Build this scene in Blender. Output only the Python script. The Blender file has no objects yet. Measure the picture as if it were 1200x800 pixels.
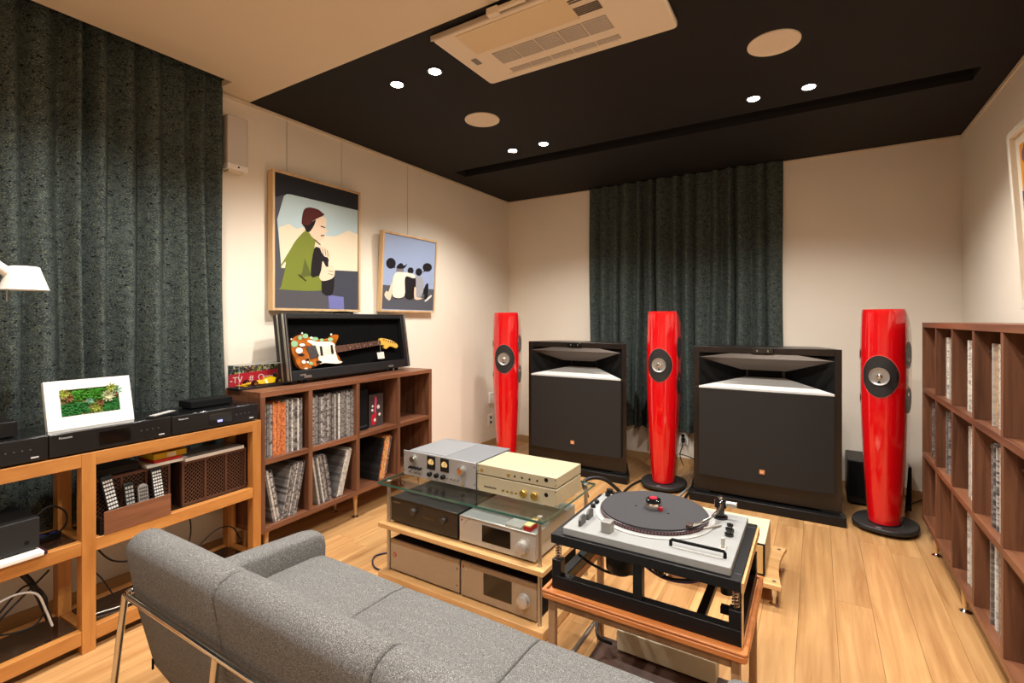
import bpy, bmesh, math, random
from mathutils import Vector, Matrix, Euler

random.seed(7)
K = 1.125                       # layout units -> metres (layout was measured with eye height 1.2)
scene = bpy.context.scene
COL = scene.collection

# ------------------------------------------------------------------ camera
EYE = 1.2
YAW = math.atan2(356, 576)
cam_data = bpy.data.cameras.new('camera')
cam_data.sensor_width = 36.0
cam_data.lens = 576 / 1200 * 36.0
cam_data.shift_y = -25 / 1200
cam_data.clip_start = 0.02
cam = bpy.data.objects.new('camera', cam_data)
cam.location = (0, 0, EYE * K)
cam.rotation_euler = (math.pi / 2, 0, YAW)
COL.objects.link(cam)
scene.camera = cam

# ------------------------------------------------------------------ world + exposure
world = bpy.data.worlds.new('room_world')
scene.world = world
world.use_nodes = True
world.node_tree.nodes['Background'].inputs[0].default_value = (0.9, 0.8, 0.68, 1)
world.node_tree.nodes['Background'].inputs[1].default_value = 0.05
scene.view_settings.view_transform = 'Standard'
scene.view_settings.look = 'None'
scene.view_settings.gamma = 1.0
scene.view_settings.use_curve_mapping = False
scene.view_settings.exposure = 0.70
LIGHT_COL = (1.0, 0.965, 0.915)
SPOT_W = 60.0

# ------------------------------------------------------------------ materials
def lin(c):
    return tuple(((v / 255) / 12.92 if v / 255 <= 0.04045 else ((v / 255 + 0.055) / 1.055) ** 2.4) for v in c)

MATS = {}
def nt(name):
    m = bpy.data.materials.new(name)
    m.use_nodes = True
    t = m.node_tree
    return m, t, t.nodes['Principled BSDF']

def mat(name, rgb, rough=0.5, metal=0.0, spec=0.5, coat=0.0, noise=0.0, nscale=40, bump=0.0, bscale=200, emit=0.0, trans=0.0, alpha=1.0, ior=1.45):
    """plain procedural material; rgb are 0-255 surface colours; a little noise breaks the flatness"""
    if name in MATS:
        return MATS[name]
    m, t, b = nt(name)
    c = lin(rgb)
    b.inputs['Roughness'].default_value = rough
    b.inputs['Metallic'].default_value = metal
    b.inputs['Specular IOR Level'].default_value = spec
    b.inputs['Coat Weight'].default_value = coat
    b.inputs['Coat Roughness'].default_value = 0.04
    b.inputs['IOR'].default_value = ior
    b.inputs['Transmission Weight'].default_value = trans
    b.inputs['Alpha'].default_value = alpha
    tc = t.nodes.new('ShaderNodeTexCoord')
    n = t.nodes.new('ShaderNodeTexNoise')
    n.inputs['Scale'].default_value = nscale
    n.inputs['Detail'].default_value = 4
    t.links.new(tc.outputs['Object'], n.inputs['Vector'])
    r = t.nodes.new('ShaderNodeValToRGB')
    k = noise
    r.color_ramp.elements[0].position = 0.3
    r.color_ramp.elements[1].position = 0.7
    r.color_ramp.elements[0].color = tuple(max(0, v * (1 - k)) for v in c) + (1,)
    r.color_ramp.elements[1].color = tuple(min(1, v * (1 + k)) for v in c) + (1,)
    t.links.new(n.outputs['Fac'], r.inputs['Fac'])
    t.links.new(r.outputs['Color'], b.inputs['Base Color'])
    if emit:
        b.inputs['Emission Color'].default_value = c + (1,)
        b.inputs['Emission Strength'].default_value = emit
    if bump:
        n2 = t.nodes.new('ShaderNodeTexNoise')
        n2.inputs['Scale'].default_value = bscale
        t.links.new(tc.outputs['Object'], n2.inputs['Vector'])
        bp = t.nodes.new('ShaderNodeBump')
        bp.inputs['Strength'].default_value = bump
        bp.inputs['Distance'].default_value = 0.002
        t.links.new(n2.outputs['Fac'], bp.inputs['Height'])
        t.links.new(bp.outputs['Normal'], b.inputs['Normal'])
    MATS[name] = m
    return m

def wood(name, dark, light, stretch=(18, 18, 1.2), rough=0.4, rand=0.0, wave=6.0, band=0.11):
    """grain = stretched noise + warped bands in object space; rand varies whole pieces"""
    if name in MATS:
        return MATS[name]
    m, t, b = nt(name)
    b.inputs['Roughness'].default_value = rough
    tc = t.nodes.new('ShaderNodeTexCoord')
    oi = t.nodes.new('ShaderNodeObjectInfo')
    mul = t.nodes.new('ShaderNodeVectorMath'); mul.operation = 'SCALE'
    cmb = t.nodes.new('ShaderNodeCombineXYZ')
    for i in range(3):
        t.links.new(oi.outputs['Random'], cmb.inputs[i])
    t.links.new(cmb.outputs[0], mul.inputs[0]); mul.inputs['Scale'].default_value = 37.0
    add = t.nodes.new('ShaderNodeVectorMath'); add.operation = 'ADD'
    t.links.new(tc.outputs['Object'], add.inputs[0]); t.links.new(mul.outputs[0], add.inputs[1])
    mp = t.nodes.new('ShaderNodeMapping')
    mp.inputs['Scale'].default_value = stretch
    t.links.new(add.outputs[0], mp.inputs['Vector'])
    n = t.nodes.new('ShaderNodeTexNoise')
    n.inputs['Scale'].default_value = 1.0; n.inputs['Detail'].default_value = 8
    n.inputs['Roughness'].default_value = 0.62; n.inputs['Distortion'].default_value = 0.6
    t.links.new(mp.outputs[0], n.inputs['Vector'])
    # cathedral rings: bands of a low-frequency noise field
    mp2 = t.nodes.new('ShaderNodeMapping')
    mp2.inputs['Scale'].default_value = tuple(s * 0.28 for s in stretch)
    t.links.new(add.outputs[0], mp2.inputs['Vector'])
    n2 = t.nodes.new('ShaderNodeTexNoise'); n2.inputs['Scale'].default_value = 1.0; n2.inputs['Detail'].default_value = 2
    t.links.new(mp2.outputs[0], n2.inputs['Vector'])
    ml = t.nodes.new('ShaderNodeMath'); ml.operation = 'MULTIPLY'; ml.inputs[1].default_value = wave * 6.283
    t.links.new(n2.outputs['Fac'], ml.inputs[0])
    sn = t.nodes.new('ShaderNodeMath'); sn.operation = 'SINE'
    t.links.new(ml.outputs[0], sn.inputs[0])
    ma = t.nodes.new('ShaderNodeMath'); ma.operation = 'MULTIPLY_ADD'; ma.inputs[1].default_value = band
    t.links.new(sn.outputs[0], ma.inputs[0]); t.links.new(n.outputs['Fac'], ma.inputs[2])
    r = t.nodes.new('ShaderNodeValToRGB')
    r.color_ramp.elements[0].position = 0.28; r.color_ramp.elements[1].position = 0.72
    r.color_ramp.elements[0].color = lin(dark) + (1,)
    r.color_ramp.elements[1].color = lin(light) + (1,)
    t.links.new(ma.outputs[0], r.inputs['Fac'])
    out = r.outputs['Color']
    if rand:
        hv = t.nodes.new('ShaderNodeHueSaturation')
        mr = t.nodes.new('ShaderNodeMapRange')
        mr.inputs['To Min'].default_value = 1 - rand; mr.inputs['To Max'].default_value = 1 + rand
        t.links.new(oi.outputs['Random'], mr.inputs['Value'])
        t.links.new(mr.outputs[0], hv.inputs['Value'])
        t.links.new(out, hv.inputs['Color']); out = hv.outputs['Color']
    t.links.new(out, b.inputs['Base Color'])
    bp = t.nodes.new('ShaderNodeBump'); bp.inputs['Strength'].default_value = 0.06; bp.inputs['Distance'].default_value = 0.002
    t.links.new(n.outputs['Fac'], bp.inputs['Height']); t.links.new(bp.outputs['Normal'], b.inputs['Normal'])
    MATS[name] = m
    return m

def speckle(name, base, specks, scale=300, thr=0.5, rough=0.9, width=0.12, zs=1.0, base2=None, s2=40):
    """woven cloth: base colours with fine thread flecks"""
    if name in MATS:
        return MATS[name]
    m, t, b = nt(name)
    b.inputs['Roughness'].default_value = rough
    b.inputs['Specular IOR Level'].default_value = 0.25
    tc = t.nodes.new('ShaderNodeTexCoord')
    mp = t.nodes.new('ShaderNodeMapping'); mp.inputs['Scale'].default_value = (1, 1, zs)
    t.links.new(tc.outputs['Object'], mp.inputs['Vector'])
    n0 = t.nodes.new('ShaderNodeTexNoise'); n0.inputs['Scale'].default_value = s2; n0.inputs['Detail'].default_value = 3
    t.links.new(mp.outputs[0], n0.inputs['Vector'])
    r0 = t.nodes.new('ShaderNodeValToRGB')
    r0.color_ramp.elements[0].position = 0.4; r0.color_ramp.elements[1].position = 0.62
    r0.color_ramp.elements[0].color = lin(base) + (1,); r0.color_ramp.elements[1].color = lin(base2 or base) + (1,)
    t.links.new(n0.outputs['Fac'], r0.inputs['Fac'])
    col = r0.outputs['Color']
    for i, (c, sc, th) in enumerate(specks):
        n = t.nodes.new('ShaderNodeTexNoise'); n.noise_dimensions = '4D'; n.inputs['W'].default_value = i * 3.7
        n.inputs['Scale'].default_value = sc; n.inputs['Detail'].default_value = 2
        t.links.new(mp.outputs[0], n.inputs['Vector'])
        mr = t.nodes.new('ShaderNodeMapRange')
        mr.inputs['From Min'].default_value = th; mr.inputs['From Max'].default_value = th + width
        t.links.new(n.outputs['Fac'], mr.inputs['Value'])
        mx = t.nodes.new('ShaderNodeMix'); mx.data_type = 'RGBA'
        t.links.new(mr.outputs[0], mx.inputs[0]); t.links.new(col, mx.inputs[6])
        mx.inputs[7].default_value = lin(c) + (1,)
        col = mx.outputs[2]
    t.links.new(col, b.inputs['Base Color'])
    bp = t.nodes.new('ShaderNodeBump'); bp.inputs['Strength'].default_value = 0.35; bp.inputs['Distance'].default_value = 0.002
    n3 = t.nodes.new('ShaderNodeTexNoise'); n3.inputs['Scale'].default_value = scale
    t.links.new(tc.outputs['Object'], n3.inputs['Vector'])
    t.links.new(n3.outputs['Fac'], bp.inputs['Height']); t.links.new(bp.outputs['Normal'], b.inputs['Normal'])
    MATS[name] = m
    return m

def spine_mat(name, c1, c2, ink):
    """record spine: one pale tone per sleeve (object random) with small printed marks along it"""
    m, t, b = nt(name)
    b.inputs['Roughness'].default_value = 0.55
    oi = t.nodes.new('ShaderNodeObjectInfo'); tc = t.nodes.new('ShaderNodeTexCoord')
    mx = t.nodes.new('ShaderNodeMix'); mx.data_type = 'RGBA'
    t.links.new(oi.outputs['Random'], mx.inputs[0])
    mx.inputs[6].default_value = lin(c1) + (1,); mx.inputs[7].default_value = lin(c2) + (1,)
    cmb = t.nodes.new('ShaderNodeCombineXYZ')
    ml = t.nodes.new('ShaderNodeMath'); ml.operation = 'MULTIPLY'; ml.inputs[1].default_value = 91.0
    t.links.new(oi.outputs['Random'], ml.inputs[0])
    t.links.new(ml.outputs[0], cmb.inputs[0])
    sep = t.nodes.new('ShaderNodeSeparateXYZ'); t.links.new(tc.outputs['Object'], sep.inputs[0])
    t.links.new(sep.outputs[2], cmb.inputs[2])
    n = t.nodes.new('ShaderNodeTexNoise'); n.inputs['Scale'].default_value = 55; n.inputs['Detail'].default_value = 4
    n.inputs['Roughness'].default_value = 0.75
    t.links.new(cmb.outputs[0], n.inputs['Vector'])
    mr = t.nodes.new('ShaderNodeMapRange'); mr.inputs['From Min'].default_value = 0.48; mr.inputs['From Max'].default_value = 0.58
    t.links.new(n.outputs['Fac'], mr.inputs['Value'])
    m2 = t.nodes.new('ShaderNodeMix'); m2.data_type = 'RGBA'
    t.links.new(mr.outputs[0], m2.inputs[0]); t.links.new(mx.outputs[2], m2.inputs[6]); m2.inputs[7].default_value = lin(ink) + (1,)
    t.links.new(m2.outputs[2], b.inputs['Base Color'])
    MATS[name] = m
    return m

# ------------------------------------------------------------------ mesh building
class Geo:
    def __init__(s):
        s.v = []; s.f = []
    def add(s, vs, fs, M=None):
        n = len(s.v)
        for p in vs:
            p = Vector(p)
            if M is not None:
                p = M @ p
            s.v.append(p)
        s.f += [tuple(i + n for i in f) for f in fs]
        return s
    def box(s, x0, x1, y0, y1, z0, z1, M=None):
        return s.add([(x0, y0, z0), (x1, y0, z0), (x1, y1, z0), (x0, y1, z0), (x0, y0, z1), (x1, y0, z1), (x1, y1, z1), (x0, y1, z1)],
                     [(0, 3, 2, 1), (4, 5, 6, 7), (0, 1, 5, 4), (1, 2, 6, 5), (2, 3, 7, 6), (3, 0, 4, 7)], M)
    def cyl(s, c, r, h, axis='z', n=20, r2=None, M=None, rx=1.0, ry=1.0):
        """solid cylinder/cone starting at c, running h along axis"""
        r2 = r if r2 is None else r2
        vs = []; fs = []
        for k, (rr, t) in enumerate(((r, 0), (r2, h))):
            for i in range(n):
                a = 2 * math.pi * i / n
                p, q = rr * math.cos(a) * rx, rr * math.sin(a) * ry
                if axis == 'z': vs.append((c[0] + p, c[1] + q, c[2] + t))
                elif axis == 'y': vs.append((c[0] + p, c[1] + t, c[2] + q))
                else: vs.append((c[0] + t, c[1] + p, c[2] + q))
        flip = axis == 'y'
        for i in range(n):
            j = (i + 1) % n
            q = (i, j, n + j, n + i)
            fs.append(q[::-1] if flip else q)
        a, b2 = tuple(range(n))[::-1], tuple(range(n, 2 * n))
        fs += [a[::-1], b2[::-1]] if flip else [a, b2]
        return s.add(vs, fs, M)
    def lathe(s, prof, c=(0, 0, 0), axis='z', n=28, M=None, sx=1.0, sy=1.0):
        """prof = [(r, t)...]; closed with caps where r>0 at the ends"""
        vs = []; fs = []
        for r, t in prof:
            for i in range(n):
                a = 2 * math.pi * i / n
                p, q = max(r, 1e-5) * math.cos(a) * sx, max(r, 1e-5) * math.sin(a) * sy
                if axis == 'z': vs.append((c[0] + p, c[1] + q, c[2] + t))
                elif axis == 'y': vs.append((c[0] + p, c[1] + t, c[2] + q))
                else: vs.append((c[0] + t, c[1] + p, c[2] + q))
        for k in range(len(prof) - 1):
            for i in range(n):
                j = (i + 1) % n
                fs.append((k * n + i, k * n + j, (k + 1) * n + j, (k + 1) * n + i))
        fs.append(tuple(range(n))[::-1]); e = (len(prof) - 1) * n
        fs.append(tuple(range(e, e + n)))
        return s.add(vs, fs, M)
    def tube(s, pts, r, n=8, M=None, closed=False):
        pts = [Vector(p) for p in pts]
        vs = []; fs = []; up = None
        L = len(pts)
        for k, p in enumerate(pts):
            if closed: d = pts[(k + 1) % L] - pts[k - 1]
            else: d = (pts[min(k + 1, L - 1)] - pts[max(k - 1, 0)])
            d.normalize()
            if up is None:
                up = Vector((0, 0, 1)) if abs(d.z) < 0.9 else Vector((1, 0, 0))
            sd = d.cross(up).normalized(); up = sd.cross(d).normalized()
            for i in range(n):
                a = 2 * math.pi * i / n
                vs.append(p + sd * (r * math.cos(a)) + up * (r * math.sin(a)))
        for k in range(L if closed else L - 1):
            for i in range(n):
                j = (i + 1) % n; k2 = (k + 1) % L
                fs.append((k * n + i, k * n + j, k2 * n + j, k2 * n + i))
        if not closed:
            fs.append(tuple(range(n))[::-1]); fs.append(tuple(range((L - 1) * n, L * n)))
        return s.add(vs, fs, M)
    def prism(s, poly, d0, d1, plane='xz', M=None):
        """polygon extruded between d0 and d1 along the missing axis"""
        n = len(poly)
        ar = sum(poly[i][0] * poly[(i + 1) % n][1] - poly[(i + 1) % n][0] * poly[i][1] for i in range(n))
        if ar < 0: poly = poly[::-1]
        def P(a, b, d):
            return {'xz': (a, d, b), 'xy': (a, b, d), 'yz': (d, a, b)}[plane]
        vs = [P(a, b, d0) for a, b in poly] + [P(a, b, d1) for a, b in poly]
        fs = [tuple(range(n))[::-1], tuple(range(n, 2 * n))] + [(i, (i + 1) % n, n + (i + 1) % n, n + i) for i in range(n)]
        if plane == 'xz': fs = [f[::-1] for f in fs]
        return s.add(vs, fs, M)
    def loft(s, rings, M=None, caps=True):
        n = len(rings[0]); vs = [p for r in rings for p in r]; fs = []
        for k in range(len(rings) - 1):
            for i in range(n):
                j = (i + 1) % n
                fs.append((k * n + i, k * n + j, (k + 1) * n + j, (k + 1) * n + i))
        if caps:
            fs.append(tuple(range(n))[::-1]); fs.append(tuple(range((len(rings) - 1) * n, len(rings) * n)))
        return s.add(vs, fs, M)
    def grid(s, nx, ny, fn, M=None, wrap=False):
        vs = [fn(i / nx, j / ny) for j in range(ny + 1) for i in range(nx + 1)]
        fs = [(j * (nx + 1) + i, j * (nx + 1) + i + 1, (j + 1) * (nx + 1) + i + 1, (j + 1) * (nx + 1) + i) for j in range(ny) for i in range(nx)]
        return s.add(vs, fs, M)
    def mesh(s, name, m, smooth=None):
        me = bpy.data.meshes.new(name)
        me.from_pydata([p * K for p in s.v], [], s.f)
        bm = bmesh.new(); bm.from_mesh(me)
        bmesh.ops.recalc_face_normals(bm, faces=bm.faces)
        bm.to_mesh(me); bm.free()
        if m is not None: me.materials.append(m)
        if smooth:
            me.polygons.foreach_set('use_smooth', [True] * len(me.polygons))
            me.set_sharp_from_angle(angle=math.radians(smooth))
        return me
    def obj(s, name, m, parent=None, smooth=None, bevel=0, seg=2, loc=None, rot=None):
        o = bpy.data.objects.new(name, s.mesh(name, m, smooth if smooth else (40 if bevel else None)))
        COL.objects.link(o)
        if parent is not None: o.parent = parent
        if loc: o.location = Vector(loc) * K
        if rot: o.rotation_euler = rot
        if bevel:
            b = o.modifiers.new('bevel', 'BEVEL'); b.width = bevel * K; b.segments = seg
            b.limit_method = 'ANGLE'; b.angle_limit = math.radians(35)
        return o

def thing(name, label, cat, loc=(0, 0, 0), rot=0.0, group=None, euler=None):
    o = bpy.data.objects.new(name, None)
    o.empty_display_size = 0.05
    COL.objects.link(o)
    o.location = Vector(loc) * K
    o.rotation_euler = euler if euler else (0, 0, rot)
    return tag(o, label, cat, group)

def tag(o, label, cat, group=None, kind=None):
    if label: o['label'] = label
    if cat: o['category'] = cat
    if group: o['group'] = group
    if kind: o['kind'] = kind
    return o

def struct(name, g, m, parent=None, **kw):
    o = g.obj(name, m, parent, **kw)
    if parent is None: o['kind'] = 'structure'
    return o

def text(name, body, size, m, parent, loc, rot=(math.pi / 2, 0, 0), align='LEFT', extrude=0.0006):
    c = bpy.data.curves.new(name, 'FONT')
    c.body = body; c.size = size * K; c.align_x = align; c.extrude = extrude * K
    t = bpy.data.objects.new(name, c)
    COL.objects.link(t)
    bpy.context.view_layer.update()
    me = bpy.data.meshes.new_from_object(t.evaluated_get(bpy.context.evaluated_depsgraph_get()))
    bpy.data.objects.remove(t); bpy.data.curves.remove(c)
    me.materials.clear(); me.materials.append(m)
    o = bpy.data.objects.new(name, me); COL.objects.link(o)
    o.parent = parent; o.location = Vector(loc) * K; o.rotation_euler = rot
    return o

def bez(p, n=14):
    """Catmull-Rom through the points"""
    p = [Vector(q) for q in p]
    q = [p[0] * 2 - p[1]] + p + [p[-1] * 2 - p[-2]]
    out = []
    for i in range(1, len(q) - 2):
        for k in range(n):
            t = k / n
            out.append(0.5 * ((2 * q[i]) + (-q[i - 1] + q[i + 1]) * t + (2 * q[i - 1] - 5 * q[i] + 4 * q[i + 1] - q[i + 2]) * t * t + (-q[i - 1] + 3 * q[i] - 3 * q[i + 1] + q[i + 2]) * t ** 3))
    out.append(p[-1])
    return out

# palette
M_WALL = mat('wall_paint', (238, 228, 211), 0.9, noise=0.015, nscale=3, bump=0.15, bscale=300, spec=0.2)
M_WHITE_CEIL = mat('white_ceiling_paint', (224, 208, 184), 0.9, noise=0.01, nscale=2, spec=0.2)
M_BLACK_CEIL = mat('black_ceiling_paint', (31, 30, 31), 0.75, noise=0.03, nscale=3, spec=0.3)
M_SLOT = mat('matt_black_recess', (12, 12, 12), 0.9)
M_TRIM = mat('cream_trim_paint', (222, 208, 184), 0.6)
M_PLANK = wood('oak_plank', (158, 112, 66), (196, 152, 100), stretch=(26, 1.5, 26), rough=0.36, rand=0.15, wave=4, band=.06)
M_JOINT = mat('floor_joint', (150, 108, 64), 0.8)
M_WALNUT = wood('walnut', (78, 46, 30), (126, 82, 56), stretch=(30, 30, 2.0), rough=0.45, rand=0.05, wave=3)
M_WALNUT_H = wood('walnut_along', (84, 48, 30), (134, 86, 58), stretch=(2.0, 30, 30), rough=0.42, rand=0.05, wave=3)
M_BEECH = wood('orange_beech', (160, 100, 44), (190, 130, 66), stretch=(4, 26, 26), rough=0.4, rand=0.04, wave=2)
M_BEECH_V = wood('orange_beech_upright', (160, 100, 44), (190, 130, 66), stretch=(26, 26, 3), rough=0.4, rand=0.04, wave=2)
M_MAPLE = wood('pale_maple', (182, 136, 82), (210, 166, 112), stretch=(3, 24, 24), rough=0.4, wave=2)
M_CHERRY = wood('cherry_tray_wood', (170, 96, 46), (206, 132, 74), stretch=(3, 26, 26), rough=0.35, wave=3)
M_SOFA = speckle('grey_wool_cloth', (84, 82, 80), [((160, 158, 154), 620, 0.53), ((34, 33, 32), 560, 0.55)], scale=600, base2=(98, 96, 93), s2=160)
M_CURTAIN = speckle('dark_green_jacquard', (46, 55, 56), [((100, 107, 94), 150, 0.55), ((10, 13, 15), 62, 0.61), ((116, 118, 84), 105, 0.64)], scale=220, width=0.05, zs=1.6, base2=(66, 76, 75), s2=26)
M_RED = mat('glossy_red_lacquer', (206, 10, 18), 0.12, coat=1.0, noise=0.02, nscale=5)
M_BLACK = mat('satin_black', (17, 16, 16), 0.4, noise=0.05, spec=0.35)
M_MATT = mat('matt_black', (11, 11, 11), 0.85, spec=0.2)
M_GLOSSBLACK = mat('gloss_black', (12, 12, 13), 0.08, coat=0.6)
M_GRILLE = mat('dark_brown_grille_cloth', (29, 25, 21), 0.85, noise=0.15, nscale=900, bump=0.2, bscale=900)
M_EBONY = wood('ebony_brown_veneer', (17, 12, 10), (30, 22, 18), stretch=(24, 24, 3), rough=0.32, wave=2)
M_SILVER = mat('brushed_silver', (182, 178, 172), 0.38, metal=0.9, noise=0.05, nscale=120)
M_HORN = mat('satin_aluminium_horn', (222, 219, 213), 0.45, metal=0.2, noise=0.03)
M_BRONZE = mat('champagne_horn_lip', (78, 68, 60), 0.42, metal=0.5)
M_CHROME = mat('polished_chrome', (214, 212, 208), 0.12, metal=1.0)
M_STEEL = mat('brushed_steel', (176, 172, 164), 0.32, metal=0.9)
M_GOLD = mat('champagne_gold_aluminium', (184, 172, 142), 0.42, metal=0.35, noise=0.02)
M_GOLDKNOB = mat('gold_knob', (206, 168, 84), 0.25, metal=0.9)
M_TAN = mat('warm_grey_aluminium', (160, 142, 120), 0.45, metal=0.35, noise=0.03)
M_GREYALU = mat('pale_grey_aluminium', (186, 180, 172), 0.4, metal=0.5, noise=0.03)
M_LTGREY = mat('light_grey_enamel', (136, 136, 134), 0.45, noise=0.02)
M_BEIGE = mat('beige_enamel', (202, 188, 158), 0.5, noise=0.03)
M_WHITE = mat('white_plastic', (236, 232, 224), 0.45)
M_ACWHITE = mat('ivory_plastic', (230, 216, 194), 0.5)
M_ACGRILLE = mat('grey_vent_mesh', (176, 166, 156), 0.7, noise=0.1, nscale=600)
M_SCREEN = mat('dark_display', (18, 12, 9), 0.1, coat=0.5)
M_CREAMDIAL = mat('cream_meter_dial', (236, 206, 140), 0.5)
M_CABLE = mat('black_cable', (14, 14, 15), 0.5)
M_CABLE_PURPLE = mat('purple_cable', (88, 76, 150), 0.5)
M_CABLE_WHITE = mat('white_cable', (196, 192, 186), 0.5)
M_RUBBER = mat('rubber_mat', (46, 44, 46), 0.85, noise=0.12, nscale=500)
M_FRAMEWOOD = wood('pale_frame_wood', (196, 158, 110), (222, 190, 146), stretch=(20, 20, 3), rough=0.5, wave=2)
M_SMOKE = mat('smoked_glass', (52, 36, 26), 0.05, coat=0.3, alpha=0.75)
def flat(rgb):
    return mat('paint_%d_%d_%d' % rgb, rgb, 0.7, spec=0.2)

def glass_mat(name, tint, rough=0.0):
    m, t, b = nt(name)
    t.nodes.remove(b)
    out = t.nodes['Material Output']
    tr = t.nodes.new('ShaderNodeBsdfTransparent'); tr.inputs[0].default_value = tint + (1,)
    gl = t.nodes.new('ShaderNodeBsdfGlossy'); gl.inputs['Roughness'].default_value = rough
    lw = t.nodes.new('ShaderNodeLayerWeight'); lw.inputs['Blend'].default_value = 0.5
    pw = t.nodes.new('ShaderNodeMath'); pw.operation = 'POWER'; pw.inputs[1].default_value = 5.0
    t.links.new(lw.outputs['Facing'], pw.inputs[0])
    fr = t.nodes.new('ShaderNodeMath'); fr.operation = 'MULTIPLY_ADD'; fr.inputs[1].default_value = 0.96; fr.inputs[2].default_value = 0.04
    t.links.new(pw.outputs[0], fr.inputs[0])
    mx = t.nodes.new('ShaderNodeMixShader')
    t.links.new(fr.outputs[0], mx.inputs[0]); t.links.new(tr.outputs[0], mx.inputs[1]); t.links.new(gl.outputs[0], mx.inputs[2])
    t.links.new(mx.outputs[0], out.inputs['Surface'])
    MATS[name] = m
    return m
M_GLASS = glass_mat('clear_shelf_glass', (0.93, 0.97, 0.95))
M_GLASSEDGE = mat('green_glass_edge', (60, 96, 84), 0.08, coat=0.4)
M_ACRYL = glass_mat('clear_acrylic', (0.96, 0.96, 0.96))

# ================================================================== THE ROOM
XL, XR, YB, YF, HC = -2.66, 0.806, 4.237, -2.3, 2.4
EDGE_Y = 1.545                                   # white ceiling meets black ceiling
struct('wall_left', Geo().box(XL - .1, XL, YF, YB, 0, HC), M_WALL)
struct('wall_right', Geo().box(XR, XR + .1, YF, YB, 0, HC), M_WALL)
struct('wall_back', Geo().box(XL - .1, XR + .1, YB, YB + .1, 0, HC), M_WALL)
struct('wall_front', Geo().box(XL - .1, XR + .1, YF - .1, YF, 0, HC), M_WALL)

# ceiling: ivory part (with the curtain pocket left open) and black part (with the long slot left open)
g = Geo()
g.box(-2.505, XR, YF, EDGE_Y, HC, HC + .03)
g.box(XL, -2.505, 1.366, EDGE_Y, HC, HC + .03)
ceil = struct('ceiling', g, M_WHITE_CEIL)
g = Geo()
g.box(XL, XR, EDGE_Y, 3.145, HC, HC + .03)
g.box(XL, XR, 3.302, YB, HC, HC + .03)
g.box(XL, -2.498, 3.145, 3.302, HC, HC + .03)
g.box(.668, XR, 3.145, 3.302, HC, HC + .03)
g.obj('black_ceiling_panel', M_BLACK_CEIL, ceil)['label'] = 'matt black painted part of the ceiling'
g = Geo()
g.box(-2.52, .69, 3.13, 3.32, HC + .09, HC + .1)
g.box(-2.52, .69, 3.13, 3.145, HC + .03, HC + .09); g.box(-2.52, .69, 3.302, 3.32, HC + .03, HC + .09)
g.box(-2.52, -2.498, 3.145, 3.302, HC + .03, HC + .09); g.box(.668, .69, 3.145, 3.302, HC + .03, HC + .09)
g.obj('ceiling_slot_box', M_SLOT, ceil)
g = Geo()
g.box(XL, -2.5, YF, 1.38, HC + .15, HC + .16)
g.box(-2.505, -2.495, YF, 1.366, HC + .03, HC + .15); g.box(XL, -2.505, 1.366, 1.38, HC + .03, HC + .15)
g.obj('curtain_pocket_box', M_SLOT, ceil)

# trims: slim picture rails under the ceiling, skirting boards
struct('trim_1', Geo().box(XR - .008, XR, YF, YB, HC - .022, HC - .004), M_TRIM)
struct('trim_2', Geo().box(XL, XL + .008, 1.40, YB, HC - .02, HC - .004), M_TRIM)
struct('trim_3', Geo().box(XL + .008, XR - .008, YB - .006, YB, HC - .012, HC - .002), M_TRIM)
struct('baseboard_back', Geo().box(XL, XR, YB - .012, YB, 0, .055), mat('tan_skirting', (182, 146, 100), 0.5))
struct('baseboard_right', Geo().box(XR - .012, XR, YF, YB - .012, 0, .055), MATS['tan_skirting'])
struct('baseboard_left', Geo().box(XL, XL + .012, YF, YB - .012, 0, .055), MATS['tan_skirting'])

# floor: sub-floor with separate oak planks
floor = struct('floor', Geo().box(XL - .1, XR + .1, YF - .1, YB + .1, -.05, -.008), M_JOINT)
PW = .1302
xs = .0697
row0 = int((XL - xs) / PW) - 1
plank_meshes = {}
rng = random.Random(3)
for r in range(row0, 8):
    x0 = xs + r * PW; x1 = x0 + PW
    x0c, x1c = max(x0, XL), min(x1, XR)
    if x1c - x0c < .01: continue
    y = YF - rng.random() * 1.2
    if r == 0: y = 2.525 - 1.62 * 3
    if r == 2: y = 3.185 - 1.62 * 4
    while y < YB:
        y2 = y + 1.62
        a, b = max(y, YF), min(y2, YB)
        if b - a > .02:
            key = (round(x1c - x0c, 3), round(b - a, 3))
            if key not in plank_meshes:
                w, l = x1c - x0c, b - a
                e = .0007
                G = Geo().add([(0, 0, -.02), (w, 0, -.02), (w, l, -.02), (0, l, -.02), (.0004, .0004, -e), (w - .0004, .0004, -e), (w - .0004, l - .0004, -e), (.0004, l - .0004, -e),
                               (e, e, 0), (w - e, e, 0), (w - e, l - e, 0), (e, l - e, 0)],
                              [(0, 3, 2, 1), (0, 1, 5, 4), (1, 2, 6, 5), (2, 3, 7, 6), (3, 0, 4, 7), (4, 5, 9, 8), (5, 6, 10, 9), (6, 7, 11, 10), (7, 4, 8, 11), (8, 9, 10, 11)])
                plank_meshes[key] = G.mesh('plank', M_PLANK)
            o = bpy.data.objects.new('plank', plank_meshes[key]); COL.objects.link(o)
            o.parent = floor; o.location = Vector((x0c, a, 0)) * K
        y = y2

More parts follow.
